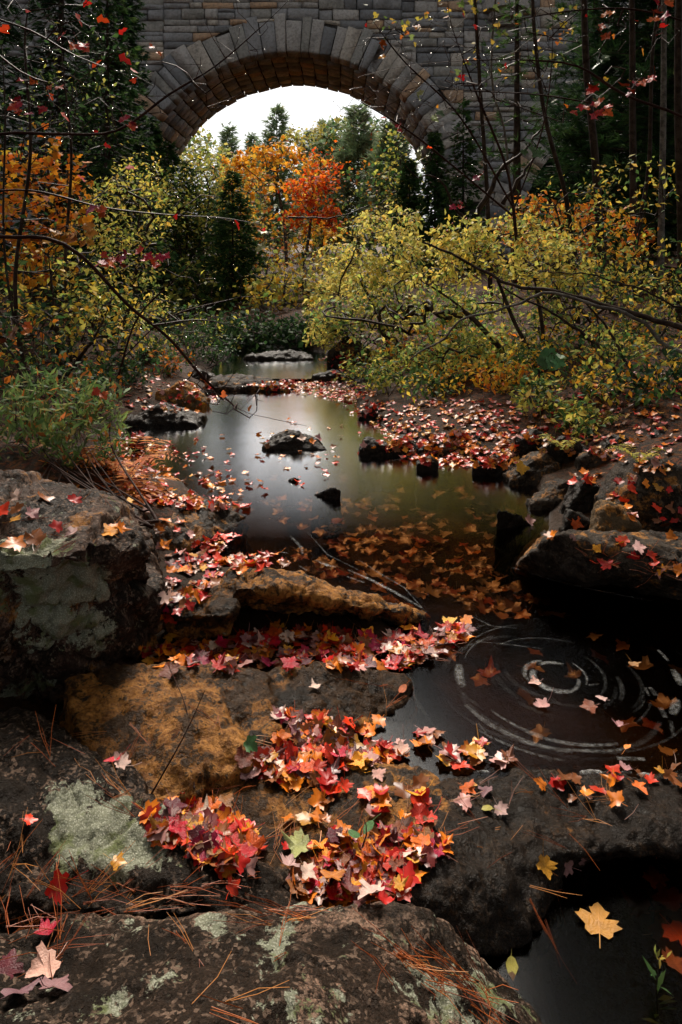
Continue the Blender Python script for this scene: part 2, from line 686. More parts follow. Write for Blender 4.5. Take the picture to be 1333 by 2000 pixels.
restV, restF = [], []
near_stones = []
spans = []
xp = -20.0
while xp < 20:                                     # random-coursed: neighbouring panels break course
    wp2 = rnd.uniform(1.6, 4.2)
    zc_ = 0.5 + rnd.uniform(0, .3)
    while zc_ < TOP - 0.1:
        h = rnd.choice([0.22, 0.28, 0.34, 0.42, 0.5, 0.62])
        x = xp
        while x < xp + wp2 - 0.01:
            wd = rnd.uniform(0.5, 1.7)
            if xp + wp2 - (x + wd) < 0.4:
                wd = xp + wp2 - x
            spans.append((x, wd, zc_, h))
            x += wd
        zc_ += h
    xp += wp2
for (x, wd, z, h) in spans:
        sub = [(z, z + h)]
        if h >= 0.5 and rnd.random() < 0.25:
            m_ = z + h * rnd.uniform(0.4, 0.6)
            sub = [(z, m_), (m_, z + h)]
        for (z0, z1) in sub:
            gp = 0.012
            poly = [(x + gp, z0 + gp), (x + wd - gp, z0 + gp), (x + wd - gp, z1 - gp), (x + gp, z1 - gp)]
            for cx, cz, cr in ((AX, AZ, AR), (BX, BZ, BR)):
                RO = cr + 1.45
                mx_, mz_ = x + wd / 2, (z0 + z1) / 2
                if mz_ <= cz:
                    if abs(mx_ - cx) < cr + wd / 2:
                        lo, hi = cx - cr, cx + cr
                        if mx_ < cx:
                            poly = clip(poly, -1, 0, -lo) if poly else poly
                        else:
                            poly = clip(poly, 1, 0, hi) if poly else poly
                else:
                    dx_, dz_ = mx_ - cx, mz_ - cz
                    L_ = math.hypot(dx_, dz_)
                    if L_ < RO + wd and poly:
                        ux, uz = dx_ / L_, dz_ / L_
                        poly = clip(poly, ux, uz, (cx * ux + cz * uz) + RO)
            if len(poly) < 3:
                continue
            area = 0.5 * abs(sum(poly[i][0] * poly[(i + 1) % len(poly)][1] - poly[(i + 1) % len(poly)][0] * poly[i][1] for i in range(len(poly))))
            if area < 0.03:
                continue
            geo = stone_geo([(p[0] - AX, p[1]) for p in poly], 0.07, rnd.uniform(-0.08, 0.02), rnd.uniform(0.03, 0.12))
            if -9.6 < x < 9.6 and 3.3 < z < 14.3 and len(near_stones) < 300:
                near_stones.append(add_stone('wall_stone', geo))
            else:
                o_ = len(restV)
                restV += geo[0]
                restF += [tuple(i + o_ for i in t_) for t_ in geo[1]]
o = link('wall_stones_beyond', mesh_np('wall_stones_beyond', restV, restF, M_BRIDGE), bridge)
o['kind'] = 'stuff'

# stones lining the underside of the main arch
sm = []
for k in range(4):
    w_, d_, h_ = 0.62, 0.72, 0.16
    geo = stone_geo([(-w_ / 2, -d_ / 2), (w_ / 2, -d_ / 2), (w_ / 2, d_ / 2), (-w_ / 2, d_ / 2)], 0.1, -0.03, 0.07, 0.03)
    V = [(v[0], v[2], v[1]) for v in geo[0]]
    sm.append(mesh_np('soffit_stone', V, geo[1], M_BRIDGE))
for i, a in enumerate(np.linspace(R(14), R(166), 31)):
    for j in range(6):
        o = link('soffit_stone', sm[rnd.randrange(4)], bridge)
        rr = AR + rnd.uniform(-0.05, 0.02)
        o.location = (-rr * math.cos(a), 1.15 + j * 0.75 + rnd.uniform(-0.02, 0.02), AZ + rr * math.sin(a))
        o.rotation_euler = (0, -(math.pi / 2 - a), 0)
# far ring
for i, a in enumerate(np.linspace(R(10), R(170), 34)):
    b = a + R(160) / 33 - 0.004
    pts = [(-rad * math.cos(q), AZ + rad * math.sin(q)) for q, rad in ((a, AR - rnd.uniform(0.02, 0.1)), (b, AR - rnd.uniform(0.02, 0.1)), (b, AR + 0.5), (a, AR + 0.5))]
    add_stone('voussoir', stone_geo(pts, D2 - D1 + 0.02, D2 - D1 - 0.6, 0.03))
# corbelled half-round bay over the pier
bm = bmesh.new()
for k, (r0, z0, z1) in enumerate(((0.5, 12.79, 13.09), (0.8, 13.1, 13.44), (1.1, 13.45, 13.84), (1.0, 13.85, 17.0))):
    ring0, ring1 = [], []
    for a in np.linspace(0, math.pi, 15):
        ring0.append(bm.verts.new((7.7 - AX - r0 * math.cos(a), -r0 * math.sin(a), z0)))
        ring1.append(bm.verts.new((7.7 - AX - r0 * math.cos(a), -r0 * math.sin(a), z1)))
    for i in range(14):
        bm.faces.new((ring0[i], ring0[i + 1], ring1[i + 1], ring1[i]))
    bm.faces.new(ring0)
    bm.faces.new(ring1)
bmesh.ops.recalc_face_normals(bm, faces=bm.faces)
me = bpy.data.meshes.new('corbelled_bay')
bm.to_mesh(me)
bm.free()
me.materials.append(M_BRIDGE)
link('corbelled_bay', me, bridge)

# ---------------------------------------------------------------- rocks
def remesh(me, vox):
    o = bpy.data.objects.new('tmp', me)
    C.objects.link(o)
    md = o.modifiers.new('r', 'REMESH')
    md.mode = 'VOXEL'
    md.voxel_size = vox
    dg = bpy.context.evaluated_depsgraph_get()
    ev = o.evaluated_get(dg)
    out = bpy.data.meshes.new_from_object(ev)
    bpy.data.objects.remove(o)
    return out


def make_rock(name, hulls, mat, vox, label, cat='boulder', smooth_it=4, amp=0.03, freq=3.0, fine_amp=0.008, group=None, strata=0.0, parent=None, cracks=()):
    """hulls: list of lists of world points; their union is eroded and roughened"""
    bm = bmesh.new()
    for pts in hulls:
        vv = [bm.verts.new(p) for p in pts]
        res = bmesh.ops.convex_hull(bm, input=vv)
        junk = [e for e in res['geom_interior'] if isinstance(e, bmesh.types.BMVert)]
        bmesh.ops.delete(bm, geom=junk, context='VERTS')
    bmesh.ops.recalc_face_normals(bm, faces=bm.faces)
    me = bpy.data.meshes.new(name)
    bm.to_mesh(me)
    bm.free()
    me = remesh(me, vox)
    n = len(me.vertices)
    V = np.empty(n * 3, np.float32)
    me.vertices.foreach_get('co', V)
    V = V.reshape(-1, 3).astype(float)
    E = np.empty(len(me.edges) * 2, np.int32)
    me.edges.foreach_get('vertices', E)
    E = E.reshape(-1, 2)
    deg = np.bincount(E.ravel(), minlength=n)[:, None].clip(1)

    def lap(A, it):
        for _ in range(it):
            s_ = np.zeros_like(A)
            for k in range(3):
                s_[:, k] = np.bincount(E[:, 0], A[E[:, 1], k], n) + np.bincount(E[:, 1], A[E[:, 0], k], n)
            A = A * 0.4 + 0.6 * s_ / deg
        return A
    V = lap(V, smooth_it)

    def normals(A):
        me.vertices.foreach_set('co', A.astype(np.float32).ravel())
        me.update()
        N = np.empty(n * 3, np.float32)
        me.vertices.foreach_get('normal', N)
        return N.reshape(-1, 3).astype(float)
    N = lap(normals(V), 6)
    N /= np.linalg.norm(N, axis=1)[:, None].clip(1e-6)
    off = rng.uniform(0, 50, 3)
    b = fbm(V * freq + off, 4)
    ridg = 1 - np.abs(fbm(V * freq * 1.3 + off + 9, 3)) * 2.2       # sharp-edged breaks
    V = V + N * (amp * (0.9 * b + 0.35 * (ridg - 0.6)))[:, None]
    if strata:
        q = V[:, 2] * 9 + 1.5 * fbm(V * 1.5 + off, 2)
        fr_ = q - np.floor(q)
        side = 1 - np.abs(N[:, 2])
        V = V - N * (strata * np.exp(-((fr_ - 0.5) / 0.07) ** 2) * side)[:, None]
        q = V[:, 0] * 4 + V[:, 1] * 2 + 1.2 * fbm(V * 1.2 + off, 2)
        fr_ = q - np.floor(q)
        V = V - N * (strata * 0.9 * np.exp(-((fr_ - 0.5) / 0.03) ** 2))[:, None]
    # broken plates: each with its own height, a fissure between them
    wv = V * np.array([1.0, 1.0, 1.5]) + 0.10 / freq * np.stack([fbm(V * freq * 2 + off + k, 2) for k in (0, 30, 60)], 1) * 3
    for k_, a_ in ((freq * 0.9, 0.55), (freq * 2.6, 0.26)):
        w1, w2, wc = worley(wv * k_ + off)
        edge = np.clip((w2 - w1) / 0.16, 0, 1)
        V = V + N * (amp * a_ * ((wc - 0.5) * edge - 0.45 * (1 - edge) ** 3))[:, None]
    for (c0, nn, wd, dp) in cracks:
        nn = np.array(nn, float) / np.linalg.norm(nn)
        q = (V - np.array(tuple(c0))) @ nn + 0.06 * fbm(V * 3 + off, 3)
        step_ = np.tanh(q / (wd * 1.2)) * dp * 0.35
        V = V - N * (dp * np.exp(-(q / wd) ** 2) + step_)[:, None]
    N = normals(V)
    V = V + N * (fine_amp * 1.3 * fbm(V * 17 + off, 4) + fine_amp * 0.6 * pnoise(V * 60 + off))[:, None]
    ctr = V.mean(0)
    ctr[2] = V[:, 2].min()
    V = V - ctr
    me.vertices.foreach_set('co', V.astype(np.float32).ravel())
    me.polygons.foreach_set('use_smooth', np.ones(len(me.polygons), bool))
    me.update()
    me.materials.clear()
    me.materials.append(mat)
    me.name = name
    o = link(name, me, parent)
    o.location = ctr
    if parent is None:
        tag(o, label, cat, group)
    return o


def slab(top, base_z=-0.45, spread=0.06, extra=()):
    """hull points: (px, py, z) lip points plus a base spread outwards"""
    pts = [P(u, v, zz) for u, v, zz in top]
    c = sum(pts, Vector()) / len(pts)
    out = list(pts)
    for p in pts:
        d = Vector((p.x - c.x, p.y - c.y, 0))
        q = p + d.normalized() * spread if d.length > 1e-4 else p.copy()
        out.append(Vector((q.x, q.y, base_z)))
    out += [P(*e) for e in extra]
    return out


GR_A, GR_B = (0.085, 0.075, 0.07), (0.16, 0.135, 0.115)
BR_A, BR_B = (0.022, 0.017, 0.013), (0.055, 0.037, 0.023)

M_FORE = rock_mat('foreground_granite', (0.05, 0.046, 0.043), (0.10, 0.082, 0.07), dark=0.52, lichen=0.2, pink=0.45, wet=0.3,
                  spots=[(P(330, 1900, .45), .06), (P(500, 1920, .45), .05), (P(830, 1950, .4), .09), (P(780, 1830, .38), .05), (P(560, 1800, .4), .06), (P(660, 1960, .45), .06)],
                  dspots=[(P(300, 1860, .42), .18), (P(420, 1960, .45), .2), (P(700, 1860, .4), .09)])
M_LICH = rock_mat('lichened_granite', BR_A, (0.05, 0.04, 0.032), dark=0.62, lichen=0.06, pink=0.35, wet=0.5,
                  spots=[(P(170, 1570, .3), .13), (P(250, 1620, .27), .14), (P(150, 1640, .28), .13), (P(330, 1670, .22), .1)],
                  dspots=[(P(60, 1480, .3), .2), (P(60, 1700, .3), .15)])
M_OCHRE = rock_mat('ochre_algae_granite', BR_A, BR_B, ochre=0.62, dark=0.46, wet=0.55,
                   dspots=[(P(700, 1350, .1), .2)], ospots=[(P(330, 1420, .1), .35)])
M_FLOOR = rock_mat('brown_wet_ledge', BR_A, (0.075, 0.045, 0.024), ochre=0.50, dark=0.48, wet=0.75)
M_DARK = rock_mat('black_wet_ledge', (0.010, 0.0065, 0.004), (0.030, 0.016, 0.008), ochre=0.2, dark=0.62, wet=1.0)
M_BIGL = rock_mat('left_boulder_granite', (0.04, 0.026, 0.022), (0.08, 0.056, 0.046), ochre=0.22, dark=0.46, lichen=0.2, wet=0.55, pink=0.25,
                  spots=[(P(60, 1130, .6), .2), (P(200, 1140, .5), .16), (P(190, 945, .74), .12), (P(240, 1010, .66), .12), (P(90, 1200, .45), .15), (P(60, 1320, .2), .12)],
                  dspots=[(P(290, 1150, .4), .22), (P(250, 1230, .2), .2)])
M_HUMP = rock_mat('hump_granite', BR_A, BR_B, ochre=0.56, dark=0.40, wet=0.5, lichen=0.03)
M_WETR = rock_mat('stream_rock_black', (0.012, 0.011, 0.010), (0.028, 0.023, 0.02), ochre=0.1, dark=0.6, wet=0.9)
M_BANK = rock_mat('bank_rock', (0.028, 0.022, 0.018), (0.06, 0.045, 0.032), ochre=0.3, dark=0.45, wet=0.5, lichen=0.03)
M_TAN = rock_mat('tan_rock', (0.09, 0.06, 0.033), (0.16, 0.11, 0.06), ochre=0.5, dark=0.2, wet=0.35, lichen=0.03)

# foreground
make_rock('boulder', [
    [P(-80, 1850, .36), P(130, 1800, .33), P(350, 1795, .36), P(520, 1782, .38), P(690, 1792, .39), P(800, 1792, .36), P(862, 1805, .31),
     P(935, 1885, .28), P(1015, 1965, .25), P(1110, 2060, .2), P(1150, 2250, .2), P(-100, 2350, .52), P(400, 2300, .56), P(800, 2250, .48),
     P(500, 1950, .47), P(250, 1950, .45), P(700, 1930, .43), P(200, 1800, -.3), P(860, 1830, -.4), P(1100, 2060, -.5), P(1200, 2300, -.5), P(-200, 2300, -.4)],
], M_FORE, 0.0088, 'grey granite boulder with pale lichen and rusty needles at the bottom of the view', smooth_it=7, amp=0.035, freq=4.5, fine_amp=0.006)
make_rock('boulder', [
    [P(-250, 1410, .33), P(60, 1392, .30), P(150, 1450, .31), P(215, 1500, .30), P(290, 1600, .26), P(430, 1690, .22), P(600, 1760, .18), P(640, 1800, .16),
     P(400, 1800, .2), P(150, 1760, .26), P(-100, 1800, .26), P(-300, 1700, .34),
     P(-250, 1400, -.3), P(200, 1480, -.3), P(640, 1790, -.3), P(100, 1900, -.3), P(-300, 1900, -.3)],
], M_LICH, 0.0085, 'dark sloping rock with a broad pale lichen patch left of the leaf drift', smooth_it=6, amp=0.045, freq=4.0, fine_amp=0.007, strata=0.012)
make_rock('rock_ledge', [
    slab([(130, 1330, .20), (230, 1290, .2), (340, 1285, .15), (520, 1310, .13), (560, 1420, .10), (480, 1500, .08), (300, 1590, .10), (190, 1520, .17), (150, 1420, .2)], -.4, .1),
    slab([(330, 1305, .12), (660, 1296, .09), (800, 1318, .03), (790, 1370, .01), (730, 1400, .01), (690, 1440, .0), (540, 1500, .06), (400, 1480, .1)], -.4, .08),
], M_OCHRE, 0.011, 'broad ochre and black stained rock ledge left of the swirling pool', 'rock', smooth_it=5, amp=0.04, freq=4, fine_amp=0.008, strata=0.012)
make_rock('rock_ledge', [
    slab([(250, 1560, .05), (520, 1470, .05), (690, 1470, .02), (800, 1490, .025), (860, 1510, .03), (900, 1560, .05), (890, 1660, .05), (740, 1790, .05), (500, 1800, .06), (300, 1700, .06)], -.4, .1),
], M_FLOOR, 0.011, 'low brown rock shelf holding the red leaf drift in the foreground', 'rock', smooth_it=4, amp=0.03, freq=4, fine_amp=0.007)
make_rock('rock_ledge', [
    [P(860, 1512, .025), P(1000, 1520, .015), P(1150, 1520, .02), P(1450, 1518, .02), P(1800, 1518, .02), P(1800, 1640, -.05), P(1330, 1630, -.04), P(1180, 1640, -.03), P(1000, 1690, .02), P(880, 1690, .04),
     P(1800, 1650, -.16), P(1300, 1660, -.14), P(1150, 1690, -.14), P(860, 1500, -.5), P(1800, 1500, -.5), P(1800, 1660, -.6), P(900, 1760, -.6)],
    [P(800, 1560, .05), P(900, 1530, .035), P(1010, 1600, .02), P(1130, 1690, -.02), P(1040, 1780, -.04), P(1005, 1850, -.05), P(880, 1660, .075), P(800, 1745, .085), P(745, 1782, .08), P(860, 1815, .03), P(960, 1880, -.04),
     P(1010, 1880, -.16), P(1080, 1780, -.16), P(1150, 1710, -.16), P(745, 1790, -.5), P(1000, 1900, -.6), P(800, 1540, -.5), P(1130, 1700, -.6)],
], M_DARK, 0.0115, 'black wet rock ledge damming the pool above the lower pool', 'rock', smooth_it=5, amp=0.03, freq=4.5, fine_amp=0.009, strata=0.008)

# big left boulder
make_rock('boulder', [
    [P(-450, 932, .74), P(0, 930, .75), P(170, 935, .76), P(255, 978, .70), P(300, 1035, .64), P(318, 1085, .54), P(325, 1140, .36), P(245, 1072, .70), P(100, 1092, .71), P(-450, 1100, .71),
     P(322, 1190, .0), P(300, 1255, .0), P(245, 1310, .0), P(115, 1400, -.05), P(-450, 1410, -.05), P(-450, 900, 0), P(250, 1000, 0)],
], M_BIGL, 0.0125, 'big flat-topped boulder with pale lichened face at the left edge', smooth_it=2, amp=0.05, freq=2.8, fine_amp=0.013, strata=0.012,
    cracks=[(P(120, 1195, .45), (.25, .1, 1), .014, .035), (P(60, 1270, .3), (-.2, 0, 1), .012, .03), (P(225, 1150, .5), (1, .1, .2), .012, .03), (P(35, 1230, .4), (1, .3, .15), .014, .03), (P(150, 1240, .3), (.8, .1, .6), .01, .025)])
# hump between boulder and pool
make_rock('rock_hump', [
    [P(450, 1114, .26), P(540, 1112, .26), P(620, 1132, .23), P(720, 1168, .15), P(815, 1196, .05), P(832, 1212, .0), P(700, 1186, .16), P(560, 1152, .25), P(455, 1148, .265),
     P(460, 1105, -.3), P(832, 1205, -.3), P(830, 1222, -.3), P(700, 1228, -.1), P(560, 1215, -.1), P(460, 1215, -.1)],
    [P(330, 1178, .20), P(400, 1150, .23), P(470, 1130, .25), P(462, 1180, .23), P(440, 1205, .22), P(350, 1205, .19), P(452, 1262, .0), P(330, 1262, .0), P(320, 1180, -.2), P(470, 1140, -.2), P(450, 1270, -.2), P(320, 1270, -.2)],
], M_HUMP, 0.011, 'long ochre-topped rock hump with a shadowed hollow pointing into the pool', 'rock', smooth_it=3, amp=0.05, freq=4.2, fine_amp=0.011, strata=0.014)
make_rock('stone', [slab([(235, 1240, .10), (300, 1225, .1), (318, 1240, .08), (290, 1275, .06), (235, 1285, .05)], -.2, .03)], M_HUMP, 0.011,
          'small ochre stone wedged at the foot of the big left boulder', 'rock', 2, 0.03, 5)
make_rock('flat_rock', [slab([(285, 985, .16), (340, 965, .13), (430, 985, .10), (482, 1004, .02), (470, 1024, .0), (380, 1072, .0), (310, 1080, .05), (285, 1040, .14)], -.4, .05)], M_FLOOR, 0.016,
          'low flat brown rock at the left shore behind the big boulder', 'rock', 3, 0.05, 3, 0.01, strata=0.02)

# rocks standing in the pool
make_rock('stone', [slab([(562, 934, .02), (578, 931, .035), (586, 936, .01), (572, 939, .01)], -.3, .02)], M_WETR, 0.008, 'smallest black stone tip in the bright pool', 'rock', 2, 0.012, 9)
make_rock('stone', [slab([(608, 966, .0), (640, 955, .05), (655, 951, .08), (664, 956, .07), (662, 968, .0), (635, 971, .0)], -.3, .02)], M_WETR, 0.009, 'small black wedge-shaped stone at the bright edge of the pool', 'rock', 2, 0.012, 8)
make_rock('stone', [slab([(966, 995, .13), (985, 990, .14), (1015, 1000, .08), (1040, 1022, .0), (1000, 1030, .0), (970, 1025, .02)], -.4, .03)], M_WETR, 0.013, 'dark triangular rock standing alone in the water near the right bank', 'rock', 2, 0.025, 5)

# right bank
make_rock('boulder', [
    [P(1075, 1040, .27), P(1180, 1040, .27), P(1450, 1060, .34), P(1700, 1080, .34), P(1700, 1180, .26), P(1333, 1130, .16), P(1150, 1112, .14), P(1030, 1085, .14), P(1008, 1095, .08),
     P(1004, 1118, -.05), P(1140, 1142, -.05), P(1333, 1182, -.05), P(1700, 1240, -.05), P(1004, 1118, -.4), P(1333, 1190, -.4), P(1700, 1240, -.4), P(1060, 1050, -.4), P(1700, 1060, -.4)],
], M_BANK, 0.014, 'broad sloping slab boulder at the right edge of the pool with scattered leaves', smooth_it=3, amp=0.05, freq=3, fine_amp=0.01, strata=0.012)
def bank_rock(name, u0, u1, vt, vb, mat, lab, vox=None, zg=.05, cat='rock', flat=.5):
    """rock standing on the bank: width and height read off the photograph, depth about as wide"""
    Y = P((u0 + u1) / 2, vb, zg).y
    um = (u0 + u1) / 2
    w = (u1 - u0) * Y / F
    dp = w * rnd.uniform(.5, .75)
    pts = []
    sl = rnd.uniform(-.25, .25)
    pk = rnd.uniform(.25, .7)
    for fx, fz in ((.0, .08), (pk * .45, .62), (pk * .85, .97), (pk, 1.0), (pk + (1 - pk) * .4, .78), (pk + (1 - pk) * .75, .45), (1.0, .06)):
        v = vb + (vt - vb) * fz * (1 + sl * (fx - .5))
        q = S(u0 + (u1 - u0) * fx, v, Y + dp * rnd.uniform(.25, .45) * min(1, fz * 1.5))
        pts += [q, q + Vector((rnd.uniform(-.08, .08) * w, dp * rnd.uniform(.4, .6), -rnd.uniform(.0, .3) * (q.z - zg)))]
    for fx in (-.02, .3, .7, 1.02):
        q = S(u0 + (u1 - u0) * fx, vb, Y)
        for dy in (-.05 * w, dp):
            pts.append(Vector((q.x, q.y + dy, zg - .35)))
    vox = vox or max(.01, w / 38)
    return make_rock(name, [pts], mat, vox, lab, cat, 2, w * .09, 2.2 / w, w * .014, strata=w * .012)


bank_rock('stone', 511, 637, 848, 880, M_WETR, 'flat black slab rock standing in the bright middle of the pool', zg=0.0)
for u0, u1, vt, vb, zg, mt, lab in (
        (1160, 1262, 982, 1042, .22, M_TAN, 'rounded tan boulder sitting on the back of the right slab'), (1100, 1170, 994, 1040, .18, M_WETR, 'dark stone left of the tan boulder'),
        (996, 1110, 886, 942, .03, M_BANK, 'round mossy boulder with yellow leaves at the right shoreline'), (1036, 1154, 940, 988, .03, M_BANK, 'low dark boulder below the round mossy one'),
        (1108, 1204, 934, 1000, .12, M_WETR, 'black angular rock in front of the wide bank slab'), (1186, 1470, 896, 1012, .22, M_BANK, 'wide sloping bank slab at the right edge strewn with red leaves')):
    bank_rock('boulder', u0, u1, vt, vb, mt, lab, zg=zg, cat='boulder')
bank_small = [
    (735, 870, 34, 'thin dark rock at the left tip of the right bank bar'), (785, 868, 42, 'dark rock among orange leaves on the right bar'), (845, 872, 36, 'grey stone behind the leaf bar'),
    (895, 858, 40, 'blocky black rock below the overhanging bush'), (960, 862, 40, 'dark block in the leaf litter under the bush'), (1045, 855, 44, 'square black rock below the arching stems'),
    (1105, 870, 46, 'flat-topped black rock on the right bank'), (1165, 890, 40, 'small angular rock above the wide bank slab'), (1220, 870, 55, 'brown rock beneath the dark stems at right'),
    (1300, 865, 60, 'mossy rock at the foot of the right stems'), (835, 902, 26, 'small stone at the water beside the leaf bar'), (960, 905, 36, 'wet stone at the water left of the round mossy boulder'),
]
for i, (u, v, w_, lab) in enumerate(bank_small):
    hw = w_ * rnd.uniform(.8, 1.05)
    bank_rock('stone', u - hw, u + hw, v - hw * .42, v + hw * .3, rnd.choice([M_WETR, M_BANK, M_WETR]), lab, zg=.05 if u < 1000 else .2)
# left bank, farther up
far_rocks = [
    (236, 326, 680, 742, M_BANK, 'rounded grey boulder on the left bank beyond the pool'),
    (275, 395, 750, 790, M_TAN, 'low tan rock on the left bank with leaves around it'),
    (240, 385, 796, 826, M_WETR, 'long dark rock at the left end of the pool'),
    (402, 562, 738, 758, M_BANK, 'flat rock bar across the head of the pool'),
    (486, 612, 689, 702, M_WETR, 'low dark ledge in the far stream'),
    (640, 722, 655, 692, M_BANK, 'grey rock beside the far stream on the right'),
    (690, 802, 724, 752, M_WETR, 'dark ledge at the right of the leaf-covered bar'),
    (870, 948, 726, 784, M_TAN, 'brown boulder half hidden under the yellow bush'),
    (-70, 34, 878, 945, M_BANK, 'grey rock at the left edge behind the flat-topped boulder'),
    (252, 282, 845, 868, M_WETR, 'small black stone at the left shadowed shore'),
    (700, 745, 794, 810, M_WETR, 'thin stone at the near edge of the bar on the right'),
    (335, 430, 726, 748, M_WETR, 'dark rock at the left of the flat rock bar'),
    (610, 690, 724, 738, M_WETR, 'thin rock behind the bright leaf raft')]
for u0, u1, vt, vb, mt, lab in far_rocks:
    bank_rock('boulder', u0, u1, vt, vb, mt, lab, zg=.05 if lab[:4] != 'grey' else .25, cat='boulder')

bpy.context.view_layer.update()
dg = bpy.context.evaluated_depsgraph_get()


def hit(u, v):
    d = ray(u, v).normalized()
    ok, loc, nrm, _, ob, _ = scene.ray_cast(dg, Vector((0, 0, CAM_H)), d)
    if not ok:
        return None
    return loc, nrm, ob.name


def spots_at(lst):
    return [(hit(u, v)[0], r) for u, v, r in lst]


def repaint(first, mat):
    for o in scene.objects:
        if o.type == 'MESH' and o.data.materials and o.data.materials[0] == first:
            o.data.materials[0] = mat


repaint(M_FORE, rock_mat('foreground_granite', (0.022, 0.017, 0.014), (0.085, 0.055, 0.037), dark=0.62, lichen=0.27, pink=0.55, wet=0.4,
        spots=spots_at([(330, 1915, .05), (505, 1920, .035), (830, 1950, .06), (790, 1850, .05), (560, 1800, .045), (640, 1985, .06), (290, 1790, .05), (420, 1800, .03), (690, 1880, .03), (950, 1930, .04)]),
        dspots=spots_at([(250, 1860, .13), (420, 1960, .15), (520, 1870, .1), (690, 1850, .06)])))
repaint(M_LICH, rock_mat('lichened_granite', (0.014, 0.010, 0.008), (0.042, 0.028, 0.019), dark=0.68, lichen=0.05, pink=0.2, wet=0.5,
        spots=spots_at([(130, 1560, .06), (190, 1590, .08), (250, 1620, .08), (150, 1650, .07), (320, 1670, .05), (230, 1670, .05)]),
        dspots=spots_at([(60, 1480, .2), (40, 1700, .15), (300, 1740, .06)])))
repaint(M_BIGL, rock_mat('left_boulder_granite', (0.032, 0.018, 0.013), (0.07, 0.042, 0.03), ochre=0.28, dark=0.46, lichen=0.14, wet=0.6, pink=0.25,
        spots=spots_at([(40, 1130, .16), (120, 1120, .12), (160, 1170, .12), (200, 945, .09), (235, 1010, .09), (90, 1230, .1), (60, 1330, .08), (180, 1240, .08)]),
        dspots=spots_at([(290, 1130, .2), (280, 1200, .2), (225, 1200, .12), (100, 1000, .15)])))
repaint(M_OCHRE, rock_mat('ochre_algae_granite', BR_A, BR_B, ochre=0.72, dark=0.49, wet=0.7,
        dspots=spots_at([(650, 1340, .16), (740, 1350, .16), (600, 1400, .08), (160, 1500, .1)]), ospots=spots_at([(250, 1400, .16), (380, 1380, .16), (420, 1480, .12), (330, 1520, .12)])))
print('ROCKS DONE')
# ---------------------------------------------------------------- leaf shapes
def maple_outline(deep=1.0):
    half = [(0, 0.02), (0.22, -0.09), (0.36, 0.02), (0.33, 0.14), (0.61, 0.33), (0.49, 0.40), (0.52, 0.54), (0.38, 0.53), (0.27 / deep, 0.51), (0.27, 0.68), (0.17, 0.73), (0.11, 0.88), (0, 1.04)]
    pts = half + [(-x, y) for x, y in half[-2:0:-1]]
    return [(x, y) for x, y in pts]


def oval_outline():
    half = [(0, 0), (0.17, 0.12), (0.29, 0.35), (0.30, 0.55), (0.20, 0.80), (0, 1.0)]
    return half + [(-x, y) for x, y in half[-2:0:-1]]


def leaf_template(kind, curl, seed):
    r2 = random.Random(seed)
    ol = maple_outline(1.0 if kind == 'maple' else 1.5) if kind != 'oval' else oval_outline()
    V = [(0, 0.36, 0)]
    for x, y in ol:
        V.append((x * r2.uniform(0.9, 1.1), y * r2.uniform(0.94, 1.06), 0))
    n = len(ol)
    Fc = [(0, i + 1, (i + 1) % n + 1) for i in range(n)]
    b = len(V)
    st = 0.012
    sl = r2.uniform(0.35, 0.75)
    bend = r2.uniform(-0.25, 0.25)
    V += [(-st, 0.03, 0), (st, 0.03, 0), (st + bend * 0.4, -sl * 0.5, 0), (-st + bend * 0.4, -sl * 0.5, 0), (st + bend, -sl, 0), (-st + bend, -sl, 0)]
    Fc += [(b, b + 1, b + 2), (b, b + 2, b + 3), (b + 3, b + 2, b + 4), (b + 3, b + 4, b + 5)]
    V = np.array(V)
    V[:, 1] -= 0.4
    a1, a2, ph = r2.uniform(-1, 1) * curl, r2.uniform(-0.6, 1) * curl, r2.uniform(0, 6)
    rr = np.hypot(V[:, 0], V[:, 1])
    an = np.arctan2(V[:, 1], V[:, 0])
    V[:, 2] = a1 * V[:, 0] ** 2 + a2 * V[:, 1] ** 2 + curl * 0.35 * rr ** 2 * np.sin(3 * an + ph) + curl * 0.25 * np.abs(V[:, 0])
    return V, np.array(Fc)


T_MAPLE = [leaf_template('maple', 0.75, k) for k in range(6)]
T_OAK = leaf_template('deep', 0.2, 21)
T_OVAL = [leaf_template('oval', 0.4, 31 + k) for k in range(2)]
# leaf folded on its midrib, and simpler ones for plants farther away
T_BUSH = (np.array([(0, 0, 0), (-0.27, 0.42, 0.07), (0, 0.5, -0.02), (0.27, 0.42, 0.07), (0, 1, -0.05), (0, 0.22, 0)], float),
          np.array([(0, 1, 5), (5, 1, 2), (0, 5, 3), (5, 2, 3), (1, 4, 2), (2, 4, 3)]))
T_QUAD = (np.array([(0, 0, 0), (-0.36, 0.5, 0.08), (0.36, 0.5, 0.08), (0, 1, -0.04)], float), np.array([(0, 2, 1), (1, 2, 3)]))
T_NARROW = (np.array([(0, 0, 0), (-0.13, 0.45, 0.03), (0.13, 0.45, 0.03), (0, 1, -0.06)], float), np.array([(0, 2, 1), (1, 2, 3)]))
T_MAPLES = (np.array([(0, 0, 0), (0.5, 0.25, .05), (0.2, 0.45, 0), (0.28, .7, .0), (0, 1, -.08), (-.28, .7, 0), (-0.2, 0.45, 0), (-0.5, 0.25, .05)], float),
            np.array([(0, 1, 2), (0, 2, 6), (0, 6, 7), (2, 3, 4), (2, 4, 6), (6, 4, 5)]))


